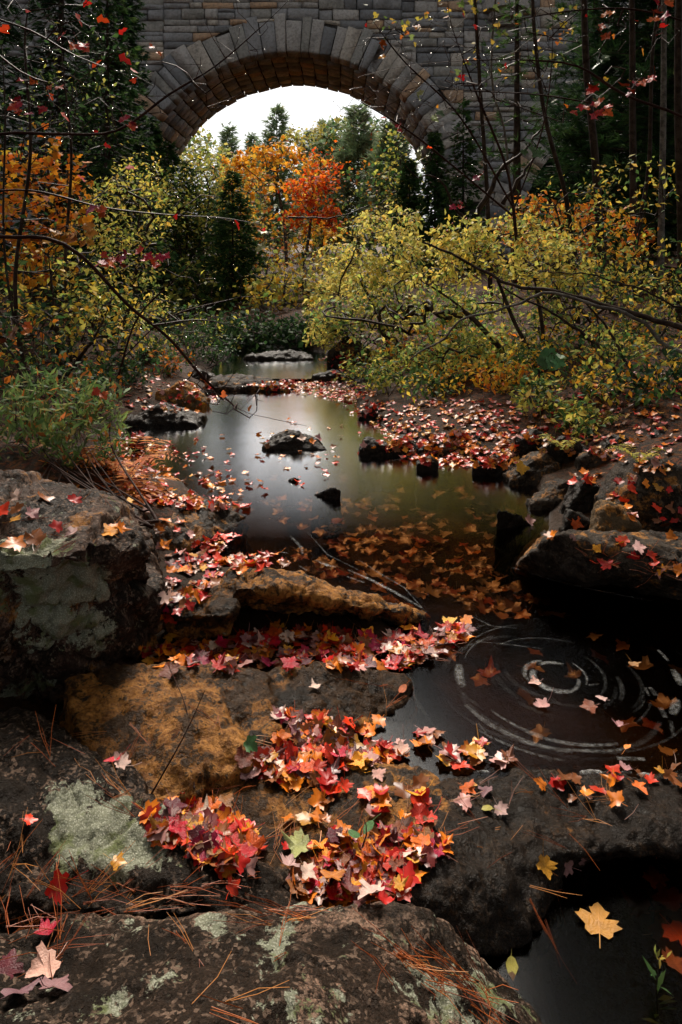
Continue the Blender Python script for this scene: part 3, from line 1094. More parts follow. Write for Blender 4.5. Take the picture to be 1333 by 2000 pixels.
def tuft(nn, spread, width, seed):
    r2 = np.random.default_rng(seed)
    V, Fc = [], []
    for k in range(nn):
        a = r2.uniform(0, 6.28)
        s_ = r2.uniform(0.15, 1) * spread
        d = np.array([math.cos(a) * s_, 1.0, math.sin(a) * s_])
        d /= np.linalg.norm(d)
        d *= r2.uniform(0.65, 1.0)
        sd_ = np.cross(d, r2.normal(size=3))
        sd_ *= width / np.linalg.norm(sd_)
        b0 = np.array([0, r2.uniform(0, 0.25), 0])
        i = len(V)
        V += [b0 - sd_, b0 + sd_, b0 + d]
        Fc.append((i, i + 1, i + 2))
    return np.array(V), np.array(Fc)


T_PINE = tuft(9, 0.8, 0.03, 1)
T_PINEF = tuft(7, 0.9, 0.06, 2)
T_CEDAR = tuft(8, 0.6, 0.085, 3)


def unit(a):
    return a / np.linalg.norm(a, axis=-1, keepdims=True).clip(1e-9)


def leaves_geo(T, pos, d, nrm, size, col):
    """instances of a leaf template as plain arrays"""
    TV, TF = T
    n, k = len(pos), len(TV)
    y = unit(d)
    x = unit(np.cross(y, nrm))
    zz = np.cross(x, y)
    V = (TV[None, :, 0, None] * x[:, None] + TV[None, :, 1, None] * y[:, None] + TV[None, :, 2, None] * zz[:, None]) * size[:, None, None] + pos[:, None]
    Fa = TF[None] + (np.arange(n) * k)[:, None, None]
    return V.reshape(-1, 3), Fa.reshape(-1, 3), np.repeat(col, k, 0)


def pick_cols(n, pal, var=0.18):
    """pal: [(rgb, weight)]"""
    w = np.array([p[1] for p in pal], float)
    c = np.array([p[0] for p in pal], float)[rng.choice(len(pal), n, p=w / w.sum())]
    return (c * (1 + rng.normal(0, var, (n, 1))) * (1 + rng.normal(0, var * 0.4, (n, 3)))).clip(0.003, 0.85)


def cat_geo(parts):
    Vs, Fs, Cs, o = [], [], [], 0
    for V, Fa, c in parts:
        Vs.append(V)
        Fs.append(Fa + o)
        Cs.append(c)
        o += len(V)
    return np.concatenate(Vs), np.concatenate(Fs), np.concatenate(Cs)


# ---------------------------------------------------------------- fallen leaves
def inside(poly, x, y):
    c = False
    j = len(poly) - 1
    for i in range(len(poly)):
        xi, yi = poly[i]
        xj, yj = poly[j]
        if (yi > y) != (yj > y) and x < (xj - xi) * (y - yi) / (yj - yi) + xi:
            c = not c
        j = i
    return c


def sample(poly, n):
    xs_ = [p[0] for p in poly]
    ys_ = [p[1] for p in poly]
    out = []
    while len(out) < n:
        x, y = rnd.uniform(min(xs_), max(xs_)), rnd.uniform(min(ys_), max(ys_))
        if inside(poly, x, y):
            out.append((x, y))
    return out


LC = {'crimson': (0.44, 0.012, 0.008), 'scarlet': (0.62, 0.036, 0.008), 'orange': (0.72, 0.19, 0.010), 'golden yellow': (0.62, 0.27, 0.02), 'dusty pink': (0.55, 0.27, 0.24),
      'mauve': (0.25, 0.12, 0.12), 'maroon': (0.13, 0.016, 0.014), 'rust brown': (0.24, 0.075, 0.02), 'pale pink': (0.68, 0.45, 0.38)}  # pale pink: leaf backs with wet sheen put into the colour
LW = {'crimson': 20, 'scarlet': 22, 'orange': 21, 'golden yellow': 4, 'dusty pink': 6, 'mauve': 6, 'maroon': 17, 'rust brown': 15, 'pale pink': 6}


def leaf_col_mat(name, c):
    g = NT(name.replace(' ', '_') + '_fallen_leaf')
    oi = g.n('ObjectInfo').outputs['Random']
    tc = g.n('TexCoord').outputs['Object']
    n1 = g.noise(tc, 3.0, 4, 0.6)
    n2 = g.noise(tc, 14, 4, 0.6)
    col = g.mix(g.step(n1, 0.4, 0.7, 0, 0.55), c, tuple(min(0.8, x * 0.45 + 0.01) for x in c))
    hsv = g.n('HueSaturation')
    g.l(col, hsv.inputs['Color'])
    g.l(g.math('ADD', g.math('MULTIPLY', oi, 0.05), 0.475), hsv.inputs['Hue'])
    g.l(g.math('ADD', g.math('MULTIPLY', oi, 0.6), 0.65), hsv.inputs['Value'])
    # midrib and side veins
    sx_ = g.n('SeparateXYZ')
    g.l(tc, sx_.inputs[0])
    vein = g.step(g.math('ABSOLUTE', sx_.outputs['X']), 0.0, 0.022, 0.35, 0.0)
    col2 = g.mix(vein, hsv.outputs[0], tuple(min(0.8, x * 1.3 + 0.06) for x in c))
    bs = g.n('BsdfPrincipled')
    g.l(col2, bs.inputs['Base Color'])
    bs.inputs['Roughness'].default_value = 0.36
    bs.inputs['Specular IOR Level'].default_value = 0.25
    g.l(g.bump(n2, 0.3, 0.05), bs.inputs['Normal'])
    g.l(bs.outputs[0], g.out.inputs['Surface'])
    return g.m


LMAT = {k: leaf_col_mat(k, c) for k, c in LC.items()}
LMAT['pale green'] = leaf_col_mat('pale green', (0.42, 0.45, 0.16))
LMAT['deep green'] = leaf_col_mat('deep green', (0.07, 0.16, 0.05))
LMAT['amber'] = leaf_col_mat('amber', (0.45, 0.19, 0.025))
LMAT['olive'] = leaf_col_mat('olive', (0.30, 0.24, 0.05))
_lm = {}


def leaf_mesh(kind, col):
    if (kind, col) not in _lm:
        T = {'oak': T_OAK, 'oval0': T_OVAL[0], 'oval1': T_OVAL[1]}.get(kind) or T_MAPLE[int(kind[-1])]
        _lm[(kind, col)] = mesh_np('fallen_leaf', T[0], T[1], LMAT[col], smooth=False)
    return _lm[(kind, col)]


def leaf_frame(nrm, lift, tilt):
    up = Vector(nrm)
    if up.z < 0:
        up = -up
    up = (up * 0.8 + Vector((0, 0, 0.35)) + Vector((rnd.gauss(0, tilt), rnd.gauss(0, tilt), 0))).normalized()
    a = rnd.uniform(0, 6.283)
    d = Vector((math.cos(a), math.sin(a), 0))
    d = (d - up * d.dot(up)).normalized()
    return up, d


def put_leaf(u, v, kind, col, size, label, group, lift=0.008, tilt=0.25, z=None):
    if z is None:
        h = hit(u, v)
        if h is None:
            return None
        loc, nrm, _ = h
    else:
        loc, nrm = P(u, v, z), Vector((0, 0, 1))
    up, d = leaf_frame(nrm, lift, tilt)
    x = d.cross(up)
    m = Matrix((x, d, up)).transposed().to_4x4()
    o = link('fallen_leaf', leaf_mesh(kind, col))
    o.matrix_world = Matrix.Translation(loc + Vector((0, 0, lift))) @ m @ Matrix.Scale(size, 4)
    return tag(o, label, 'leaf', group)


drifts = [  # polygon, individual leaves, loose rest, place, size
    ([(330, 1262), (450, 1250), (545, 1226), (700, 1238), (835, 1242), (920, 1214), (915, 1255), (835, 1290), (770, 1312), (640, 1302), (330, 1318), (250, 1285)], 85, 260, 'in the drift below the rock hump', .056, .024),
    ([(322, 1085), (400, 1092), (520, 1112), (440, 1128), (400, 1165), (322, 1225), (300, 1215), (325, 1150)], 18, 60, 'in the gap beside the left boulder', .055, .016),
    ([(545, 1390), (610, 1400), (690, 1432), (780, 1462), (790, 1485), (690, 1500), (600, 1522), (470, 1530), (475, 1490), (540, 1455)], 52, 95, 'in the drift by the ochre ledge', .052, .02),
    ([(290, 1590), (340, 1570), (440, 1575), (520, 1670), (470, 1715), (380, 1685), (300, 1635)], 46, 75, 'in the drift behind the lichened rock', .05, .02),
    ([(650, 1612), (700, 1645), (770, 1625), (840, 1612), (880, 1660), (810, 1730), (740, 1772), (600, 1765), (540, 1715), (610, 1702), (650, 1665)], 76, 140, 'in the drift behind the foreground boulder', .049, .024),
]
cnames, cw = list(LC), [LW[k] for k in LC]
litter = []


def litter_add(u, v, size, cols=None, lift=0.01, tilt=0.3, z=None, T=None):
    if z is None:
        h = hit(u, v)
        if h is None:
            return
        loc, nrm, _ = h
    else:
        loc, nrm = P(u, v, z), Vector((0, 0, 1))
    up, d = leaf_frame(nrm, lift, tilt)
    c = np.array(cols[rnd.randrange(len(cols))]) if cols else np.array(LC[rnd.choices(cnames, cw)[0]])
    c = (c * rnd.uniform(0.55, 1.25)).clip(0.003, 0.8)
    litter.append((np.array(loc) + (0, 0, lift), np.array(d), np.array(up), size, c, rnd.randrange(6)))


used_labels = set()
for poly, ni, nr, place, size, pile in drifts:
    for (u, v) in sample(poly, nr):
        litter_add(u, v, size * rnd.uniform(0.7, 1.15), lift=rnd.uniform(0.003, pile * 0.6), tilt=0.24)
    us = [q[0] for q in poly]
    vv = [q[1] for q in poly]
    for (u, v) in sample(poly, ni):
        for _try in range(40):
            c = rnd.choices(cnames, cw)[0]
            sz_ = rnd.uniform(0.75, 1.25)
            zx = ('left end', 'left part', 'middle', 'right part', 'right end')[min(4, int(5 * (u - min(us)) / (max(us) - min(us))))]
            zy = ('far', 'near')[int((v - min(vv)) / (max(vv) - min(vv)) > .5)]
            sn = 'small ' if sz_ < .9 else 'large ' if sz_ > 1.1 else ''
            lab = '%s%s leaf at the %s %s of the %s' % (sn, c, zy, zx, place[7:])
            if lab not in used_labels:
                break
        used_labels.add(lab)
        put_leaf(u, v, 'maple%d' % rnd.randrange(6), c, size * sz_, lab, '%s leaves %s' % (c, place), lift=rnd.uniform(pile * 0.45, pile * 0.95), tilt=0.2)

# single leaves that stand out
singles = [
    (578, 1688, 'maple2', 'pale green', .085, 'large pale green maple leaf on top of the foreground drift', .05),
    (565, 1722, 'maple3', 'pale pink', .06, 'pale pink leaf just below the large pale green leaf', .045),
    (603, 1738, 'maple1', 'pale pink', .058, 'whitish pink leaf lowest in the drift behind the foreground boulder', .045),
    (650, 1745, 'maple4', 'golden yellow', .075, 'yellow leaf at the near lip of the foreground drift', .045),
    (690, 1662, 'oval0', 'deep green', .05, 'small deep green oval leaf in the foreground drift', .045),
    (722, 1640, 'oval1', 'deep green', .055, 'dark green leaf at the upper edge of the foreground drift', .04),
    (490, 1480, 'maple0', 'deep green', .06, 'dark green leaf on the drift of the ochre ledge', .04),
    (335, 1262, 'maple5', 'golden yellow', .085, 'bright yellow maple leaf at the left of the hump drift', .04),
    (615, 1345, 'maple2', 'pale pink', .05, 'lone pink leaf on the dark part of the ochre ledge', .008),
    (788, 1348, 'oval0', 'orange', .055, 'round orange leaf at the tip of the ochre ledge', .008),
    (800, 1235, 'maple1', 'orange', .085, 'orange leaf at the tip of the floating drift', .02),
    (912, 1221, 'maple4', 'orange', .075, 'bright orange leaf floating at the drift point in the pool', .02),
    (880, 1222, 'maple0', 'golden yellow', .085, 'yellow orange leaf floating beside the swirl', .02),
    (235, 1495, 'maple3', 'pale pink', .06, 'pale pink leaf by the crack left of the ochre ledge', .01),
    (222, 1490, 'maple1', 'scarlet', .055, 'scarlet leaf by the crack left of the ochre ledge', .01),
    (980, 1590, 'maple2', 'pale pink', .05, 'pale star-shaped leaf on the black ledge', .01),
    (953, 1583, 'oval1', 'olive', .05, 'round olive leaf on the black ledge', .008),
    (915, 1548, 'maple5', 'orange', .06, 'orange leaf on the left of the black ledge', .012),
    (950, 1552, 'maple0', 'mauve', .055, 'mauve leaf beside the orange one on the black ledge', .008),
    (1065, 1705, 'maple3', 'golden yellow', .062, 'bright yellow leaf with stem on the black ledge slope', .015),
    (1130, 1685, 'maple4', 'mauve', .055, 'dull mauve leaf on the black ledge slope', .008),
    (1105, 1695, 'maple2', 'mauve', .05, 'dull mauve leaf left of its twin on the black slope', .008),
    (1150, 1562, 'maple1', 'pale pink', .05, 'pink leaf in the middle of the black ledge', .01),
    (1250, 1547, 'maple0', 'scarlet', .055, 'scarlet curled leaf on the black ledge at right', .012),
    (1220, 1512, 'maple3', 'dusty pink', .05, 'pink leaf in the foam at the pool edge', .02),
    (820, 1605, 'maple2', 'scarlet', .062, 'scarlet upright leaf right of the foreground drift', .02),
    (730, 1555, 'maple4', 'orange', .07, 'pale orange leaf on the brown rock shelf', .012),
    (740, 1520, 'maple5', 'dusty pink', .055, 'pink leaf above the pale orange leaf on the shelf', .012),
    (745, 1408, 'oval0', 'rust brown', .05, 'brown oval leaf floating off the ochre ledge', .006),
    (835, 1440, 'maple0', 'dusty pink', .08, 'dull pink leaf floating off the ledge toward the swirl', .006),
    (940, 1480, 'maple1', 'pale pink', .055, 'pale pink leaf at the near pool shore', .008),
    (995, 1482, 'maple2', 'rust brown', .065, 'brown leaf at the near pool shore', .008),
    (1058, 1380, 'maple3', 'dusty pink', .07, 'pink leaf inside the foam swirl', .004),
    (1150, 1382, 'maple4', 'rust brown', .075, 'rust leaf inside the foam swirl at right', .004),
    (1175, 1366, 'maple5', 'pale pink', .05, 'pale leaf above the rust leaf in the swirl', .006),
    (1045, 1335, 'maple0', 'dusty pink', .055, 'small pink leaf below the bright foam ring', .004),
    (1225, 1460, 'oval1', 'orange', .05, 'orange oval leaf floating at the right of the pool', .004),
    (1208, 1417, 'maple2', 'dusty pink', .045, 'small pale leaf floating between the outer foam arcs', .004),
    (1240, 1300, 'maple1', 'rust brown', .06, 'dim rust leaf floating at the right above the swirl', .004),
    (1000, 1886, 'oval1', 'olive', .06, 'olive oval leaf at the corner of the lower pool', .004),
    (1170, 1800, 'oak', 'amber', .115, 'large golden lobed leaf floating on the black lower pool', .004),
    (1290, 1660, 'oval0', 'olive', .085, 'olive leaf at the shore of the lower pool', .01),
    (1245, 1668, 'oval1', 'dusty pink', .09, 'dull pink leaf at the top of the lower pool', .008),
    (1310, 1765, 'maple3', 'rust brown', .1, 'dim brown leaf at the right of the lower pool', .003),
    (1330, 1830, 'oak', 'orange', .11, 'dim orange lobed leaf at the right edge of the lower pool', .003),
    (1280, 1715, 'maple5', 'orange', .075, 'orange leaf in the upper corner of the lower pool', .004),
    (1320, 1885, 'maple2', 'dusty pink', .075, 'dim pinkish leaf lowest in the lower pool', .003),
    (85, 1905, 'maple0', 'dusty pink', .066, 'large dull pink leaf at the lower left corner', .015),
    (40, 1950, 'maple4', 'mauve', .072, 'large mauve leaf in the lower left corner', .012),
    (110, 1935, 'maple1', 'mauve', .066, 'mauve leaf with pale veins right of the corner leaves', .01),
    (95, 1830, 'maple3', 'crimson', .06, 'dark crimson leaf in the shaded left crevice', .01),
    (15, 1895, 'maple5', 'maroon', .062, 'maroon leaf at the left edge above the corner leaves', .008),
    (35, 973, 'maple2', 'pale pink', .07, 'pale pink leaf on the far part of the flat-topped boulder', .008),
    (65, 1006, 'maple1', 'dusty pink', .06, 'pink leaf in the middle of the flat-topped boulder', .008),
    (140, 1046, 'maple0', 'pale pink', .06, 'pink leaf near the front edge of the flat-topped boulder', .008),
    (215, 1043, 'maple4', 'orange', .07, 'orange leaf on the right corner of the flat-topped boulder', .012),
    (285, 1004, 'maple3', 'pale pink', .085, 'large pale pink leaf right of the flat-topped boulder', .015),
    (255, 985, 'maple5', 'golden yellow', .09, 'yellow leaf lying behind the flat-topped boulder', .02),
    (1075, 1048, 'maple1', 'pale pink', .075, 'pale leaf at the top left of the right slab', .008),
    (1120, 1060, 'maple2', 'pale pink', .08, 'pale star leaf on the right slab', .008),
    (1217, 1061, 'maple0', 'scarlet', .075, 'scarlet leaf on the back of the right slab', .008),
    (1238, 1096, 'maple3', 'crimson', .075, 'crimson leaf in the middle of the right slab', .008),
    (1290, 1115, 'maple4', 'orange', .065, 'orange leaf at the right of the right slab', .008),
    (1250, 1072, 'maple5', 'dusty pink', .08, 'pink leaf beside the scarlet one on the right slab', .008),
    (1127, 1028, 'maple1', 'orange', .08, 'orange leaf against the dark stone by the tan boulder', .015),
    (1020, 918, 'maple4', 'golden yellow', .12, 'yellow leaf on the round mossy boulder', .015),
    (590, 858, 'maple2', 'pale pink', .09, 'pink leaf on the flat slab rock in the pool', .01),
    (622, 858, 'maple0', 'dusty pink', .1, 'pink leaf at the end of the slab rock in the pool', .01),
    (1035, 1020, 'maple3', 'dusty pink', .08, 'pink leaf at the water by the triangular rock', .008),
]
for u, v, k, c, s_, lab, lf in singles:
    put_leaf(u, v, k, c, s_ * .8, lab, None, lift=lf, tilt=0.12 if lf < .007 else 0.2, z=-.115 if u > 1230 and v > 1640 else None)

shore_cols = [LC[k] for k in ('crimson', 'scarlet', 'orange', 'rust brown', 'dusty pink', 'orange', 'golden yellow', 'orange', 'scarlet', 'rust brown', 'crimson')]
regions = [  # loose litter: polygon, number, leaf size
    ([(240, 945), (330, 960), (440, 978), (490, 992), (430, 1000), (330, 990), (280, 985)], 110, .058),
    ([(300, 1000), (360, 1020), (440, 1050), (370, 1085), (300, 1090)], 14, .058),
    ([(380, 1060), (480, 1040), (440, 1075), (380, 1090)], 24, .058),
    ([(330, 925), (440, 920), (490, 985), (420, 975)], 26, .055),
    ([(350, 1085), (540, 1085), (560, 1108), (440, 1105)], 40, .058),
    ([(250, 700), (330, 745), (420, 745), (430, 780), (380, 810), (250, 800), (230, 740)], 120, .06),
    ([(470, 752), (560, 742), (690, 745), (740, 772), (690, 786), (600, 772), (520, 762)], 330, .058),
    ([(620, 700), (700, 690), (760, 740), (640, 740)], 70, .06),
    ([(650, 782), (1000, 782), (1010, 850), (760, 850), (680, 810)], 300, .055),
    ([(720, 880), (760, 850), (1010, 850), (1010, 915), (860, 912)], 300, .058),
    ([(1000, 780), (1333, 700), (1333, 900), (1180, 900), (1000, 880)], 300, .055),
    ([(1100, 900), (1333, 900), (1333, 1060), (1250, 1045), (1200, 1000), (1100, 940)], 45, .055),
    ([(1040, 1040), (1333, 1055), (1333, 1150), (1150, 1100)], 12, .06),
    ([(230, 830), (330, 870), (330, 950), (240, 940)], 90, .06),
    ([(0, 940), (230, 960), (250, 1050), (0, 1080)], 10, .06),
    ([(300, 870), (560, 820), (700, 830), (720, 900), (500, 990), (340, 920)], 70, .05),
    ([(620, 1380), (800, 1430), (880, 1440), (700, 1500), (560, 1470)], 24, .054),
    ([(860, 1500), (1010, 1500), (1333, 1510), (1333, 1560), (900, 1600)], 20, .045),
    ([(800, 1390), (1010, 1470), (980, 1505), (800, 1490)], 14, .06),
    ([(0, 1420), (220, 1480), (300, 1600), (600, 1770), (0, 1900)], 4, .045),
    
    ([(540, 1530), (700, 1520), (700, 1600), (600, 1580)], 12, .052),
    ([(560, 1600), (640, 1600), (640, 1680), (560, 1690)], 7, .052),
    ([(700, 1530), (870, 1530), (840, 1600), (700, 1600)], 14, .055),
]
for poly, n_, s_ in regions:
    for (u, v) in sample(poly, n_):
        litter_add(u, v, s_ * rnd.uniform(0.65, 1.2), shore_cols, lift=rnd.uniform(0.004, 0.018), tilt=0.25)


def litter_mesh(items):
    parts = []
    for k in range(6):
        it = [q for q in items if q[5] == k]
        if it:
            parts.append(leaves_geo(T_MAPLE[k], np.array([q[0] for q in it]), np.array([q[1] for q in it]), np.array([q[2] for q in it]), np.array([q[3] for q in it]), np.array([q[4] for q in it])))
    return cat_geo(parts)


V, Fa, c_ = litter_mesh(litter)
tag(link('fallen_leaves', mesh_np('fallen_leaves', V, Fa, M_FALLEN, c_)), 'red, orange and pink maple leaf litter on rocks, banks and shallows', None, None, 'stuff')
# leaves lying under water
litter = []
under_cols = [(0.22, 0.12, 0.05), (0.15, 0.055, 0.022), (0.36, 0.26, 0.15), (0.22, 0.035, 0.015), (0.26, 0.19, 0.11), (0.10, 0.055, 0.025), (0.13, 0.08, 0.045), (0.30, 0.11, 0.02)]
for poly, n_ in (([(630, 1000), (760, 955), (880, 1040), (980, 1120), (1110, 1205), (1010, 1215), (820, 1165), (700, 1112), (620, 1060)], 190),
                 ([(760, 940), (1000, 960), (1000, 1060), (900, 1080)], 40), ([(400, 900), (700, 870), (720, 1000), (560, 1060), (460, 1000)], 50),
                 ([(860, 1260), (1333, 1230), (1333, 1480), (1000, 1490)], 18), ([(560, 1060), (700, 1110), (760, 1160), (600, 1120)], 30),
                 ([(1180, 1700), (1333, 1650), (1333, 1900), (1250, 1850)], 10)):
    for (u, v) in sample(poly, n_):
        zz_ = rnd.uniform(-0.22, -0.06) if v < 1600 else rnd.uniform(-.32, -.27)
        litter_add(u, v, rnd.uniform(.055, .095), under_cols, lift=0, tilt=0.18, z=zz_)
V, Fa, c_ = litter_mesh(litter)
tag(link('sunken_leaves', mesh_np('sunken_leaves', V, Fa, M_FALLEN, c_)), 'dim brown and orange leaves lying under the water of the pool', None, None, 'stuff')

# ---------------------------------------------------------------- pine needles
nV, nF, nC = [], [], []


def needle(p, d, L, r, c, sag=0.0):
    d = Vector(d).normalized()
    s1 = d.cross(Vector((0, 0, 1)))
    s1 = (s1 if s1.length > 1e-3 else Vector((1, 0, 0))).normalized()
    s2 = s1.cross(d)
    o_ = len(nV)
    mid = p + d * (L * 0.5) + Vector((0, 0, sag)) + s1 * rnd.uniform(-.08, .08) * L
    for q, rr in ((p, r), (mid, r), (p + d * L, r * 0.6)):
        for k in range(3):
            a = k * 2.094
            nV.append(q + (s1 * math.cos(a) + s2 * math.sin(a)) * rr)
            nC.append(c)
    for b in (0, 3):
        for k in range(3):
            k2 = (k + 1) % 3
            nF.append((o_ + b + k, o_ + b + k2, o_ + b + 3 + k2))
            nF.append((o_ + b + k, o_ + b + 3 + k2, o_ + b + 3 + k))


NC = [(0.40, 0.10, 0.02), (0.30, 0.065, 0.015), (0.20, 0.045, 0.012), (0.48, 0.19, 0.05)]
needle_regions = [
    ([(150, 1740), (300, 1715), (460, 1720), (420, 1760), (250, 1790), (120, 1800)], 60, (1, .25)), ([(750, 1860), (900, 1900), (960, 1960), (800, 1930)], 55, (1, -.25)),
    ([(0, 1650), (120, 1700), (150, 1880), (0, 1900)], 60, None), ([(200, 1500), (290, 1600), (270, 1620), (180, 1530)], 14, (1, -.8)), ([(50, 1430), (110, 1420), (120, 1490), (60, 1500)], 12, None),
    ([(480, 1780), (640, 1790), (620, 1830), (500, 1820)], 26, (1, .1)), ([(850, 1520), (1300, 1530), (1200, 1640), (950, 1700), (860, 1650)], 36, None),
    ([(200, 1850), (900, 1850), (1000, 2000), (200, 2000)], 26, None), ([(540, 1230), (900, 1225), (840, 1290), (600, 1300)], 60, None), ([(560, 1400), (880, 1640), (700, 1770), (420, 1600)], 40, None),
    ([(1000, 1690), (1100, 1700), (1050, 1850), (990, 1880)], 10, None), ([(690, 1330), (790, 1330), (760, 1400)], 10, None), ([(1090, 1060), (1330, 1090), (1300, 1130), (1120, 1090)], 40, None),
    ([(150, 1420), (700, 1320), (690, 1400), (300, 1560)], 16, None), ([(0, 960), (220, 970), (220, 1070), (0, 1080)], 24, None), ([(400, 1560), (900, 1560), (800, 1760), (560, 1760)], 30, None)]
for poly, n_, dr in needle_regions:
    for (u, v) in sample(poly, int(n_ * .62)):
        h = hit(u, v)
        if not h:
            continue
        loc, nrm, _ = h
        base = Vector(dr + (0,)) if dr else Vector((rnd.gauss(0, 1), rnd.gauss(0, 1), 0))
        base = base.normalized() + Vector((rnd.gauss(0, .22), rnd.gauss(0, .22), 0))
        if rnd.random() < .5:
            base = -base
        c = NC[rnd.randrange(4)]
        for k in range(rnd.choice([1, 2, 3])):
            d = base + Vector((rnd.gauss(0, .12), rnd.gauss(0, .12), 0))
            d = d - nrm * d.dot(nrm) + nrm * rnd.uniform(-.03, .14)
            needle(loc + nrm * rnd.uniform(.004, .016), d, rnd.uniform(.06, .13), 0.0007, c, rnd.uniform(-.003, .006))
me = mesh_np('pine_needles', [tuple(v) for v in nV], nF, M_FALLEN, np.array(nC))
tag(link('pine_needles', me), 'rusty fallen pine needles strewn over the foreground rocks', None, None, 'stuff')

# ---------------------------------------------------------------- foam on the pool
fV, fF, fC = [], [], []


def ribbon(pts, w, alpha, z=0.006):
    n = len(pts)
    o_ = len(fV)
    for i, p in enumerate(pts):
        a = pts[max(0, i - 1)]
        b = pts[min(n - 1, i + 1)]
        t = (b - a)
        s_ = Vector((-t.y, t.x, 0)).normalized()
        e = math.sin(math.pi * (0.06 + 0.88 * i / (n - 1))) ** 0.6
        for k, kw in enumerate((-1, -.45, .45, 1)):
            q = p + s_ * (w * kw * (0.5 + 0.5 * e))
            fV.append((q.x, q.y, z))
            fC.append((alpha * e * (0.0 if abs(kw) == 1 else 1.0),) * 3)
    for i in range(n - 1):
        for k in range(3):
            a = o_ + i * 4 + k
            fF.append((a, a + 1, a + 5))
            fF.append((a, a + 5, a + 4))


FC = P(1082, 1322, 0)


def arc(r0, r1, a0, a1, w, alpha, z=0.006, cen=None, ex=1.0):
    cen = cen or FC
    n = max(6, int(abs(a1 - a0) / 6))
    pts = []
    for i in range(n + 1):
        t = i / n
        a = R(a0 + (a1 - a0) * t)
        r = r0 + (r1 - r0) * t
        pts.append(Vector((cen.x + math.cos(a) * r * ex, cen.y + math.sin(a) * r, 0)))
    ribbon(pts, w, alpha, z)


arc(.075, .105, 150, 290, .018, .5)
arc(.10, .115, 100, 200, .012, .3, z=.0072)
arc(.11, .09, 270, 345, .010, .25, z=.0078)
arc(.095, .08, 50, 118, .012, .35)
arc(.12, .13, 330, 400, .006, .3)
for k in range(30):
    r = rnd.uniform(.16, .56)
    a0 = rnd.uniform(95, 330)
    arc(r, r * rnd.uniform(1.0, 1.06), a0, a0 + rnd.uniform(18, 75), rnd.uniform(.002, .014), rnd.uniform(.015, .06), z=0.004 + 0.0004 * rnd.random(), cen=FC + Vector((rnd.gauss(0, .035), rnd.gauss(0, .035), 0)), ex=rnd.uniform(.92, 1.12))
for r, a0, a1, w, al in ((.36, 168, 192, .018, .6), (.40, 205, 262, .011, .5), (.37, 238, 285, .009, .55), (.33, 215, 250, .006, .4), (.44, 262, 290, .007, .4), (.43, -32, -18, .016, .5), (.47, -24, -14, .014, .45), (.42, -8, 6, .014, .5),
                         (.45, 10, 20, .008, .45), (.46, 120, 165, .004, .4), (.41, 115, 160, .003, .4), (.36, 100, 150, .003, .35), (.30, 120, 165, .003, .35), (.27, 60, 140, .003, .25), (.52, 130, 175, .004, .3), (.47, 225, 260, .006, .4), (.62, 268, 280, .012, .55)):
    arc(r, r * 1.04, a0, a1, w * 1.2, al * .5, z=0.0065 + 0.0005 * rnd.random(), cen=FC + Vector((rnd.gauss(0, .02), rnd.gauss(0, .02), 0)), ex=rnd.uniform(.95, 1.12))


def px_ribbon(pp, w, al):
    pts = [P(u, v, 0) for u, v in pp]
    ribbon(pts, w, al, 0.0055 + 0.0008 * rnd.random())


for pp, w, al in (([(680, 1115), (720, 1132), (770, 1158), (825, 1190)], .012, .42), ([(678, 1128), (712, 1140)], .012, .5), ([(618, 1096), (640, 1106), (656, 1110)], .015, .45), ([(585, 1107), (600, 1116)], .01, .5),
                  ([(568, 1048), (588, 1070), (592, 1084)], .012, .3), ([(548, 1080), (562, 1082)], .009, .8), ([(725, 1112), (765, 1138)], .007, .25), ([(600, 1040), (640, 1085), (720, 1125)], .005, .2), ([(700, 1095), (790, 1150), (835, 1200)], .005, .22),
                  ([(1270, 1345), (1282, 1362)], .016, .4), ([(1260, 1345), (1268, 1362)], .01, .35), ([(1290, 1385), (1300, 1405)], .016, .3), ([(1310, 1410), (1316, 1440)], .012, .25), ([(1065, 1478), (1076, 1490)], .008, .3),
                  ([(935, 1415), (950, 1435)], .005, .3), ([(850, 1272), (862, 1272)], .012, .8), ([(1150, 1341), (1170, 1338)], .008, .6), ([(1205, 1484), (1260, 1486)], .014, .55),
                  ([(920, 1205), (960, 1225), (1010, 1230)], .003, .3), ([(930, 1255), (1000, 1262), (1060, 1270)], .003, .28), ([(1000, 1110), (1080, 1135), (1180, 1158), (1333, 1187)], .006, .5)):
    px_ribbon(pp, w, al)
# foam dollops along the ledge lip
for (u, v, r) in ((945, 1508, .011), (1008, 1521, .016), (1050, 1517, .02), (1158, 1512, .024), (1222, 1510, .013), (1262, 1515, .016), (1325, 1517, .012), (870, 1490, .009), (838, 1268, .014), (785, 1290, .02)):
    c0 = P(u, v, 0.012)
    o_ = len(fV)
    nseg = 14
    fV.append((c0.x, c0.y, c0.z + r * .5))
    fC.append((.8,) * 3)
    ph = rnd.uniform(0, 6)
    for ring, (rr, hh) in enumerate(((.55, .42), (.85, .2), (1.0, -.1))):
        for k in range(nseg):
            a = k * 2 * math.pi / nseg
            q = r * rr * (1 + .25 * math.sin(2 * a + ph) + .1 * math.sin(5 * a))
            fV.append((c0.x + 1.5 * q * math.cos(a), c0.y + .7 * q * math.sin(a), c0.z + r * hh))
            fC.append(((.75, .6, .0)[ring],) * 3)
    for k in range(nseg):
        k2 = (k + 1) % nseg
        fF.append((o_, o_ + 1 + k, o_ + 1 + k2))
        for ring in (0, 1):
            a = o_ + 1 + ring * nseg
            fF.append((a + k, a + nseg + k, a + nseg + k2))
            fF.append((a + k, a + nseg + k2, a + k2))
tag(link('foam', mesh_np('foam', fV, fF, M_FOAM, np.array(fC), smooth=True)), 'white foam streaks curling round the eddy and along the ledge lip', None, None, 'stuff')
print('LITTER DONE')

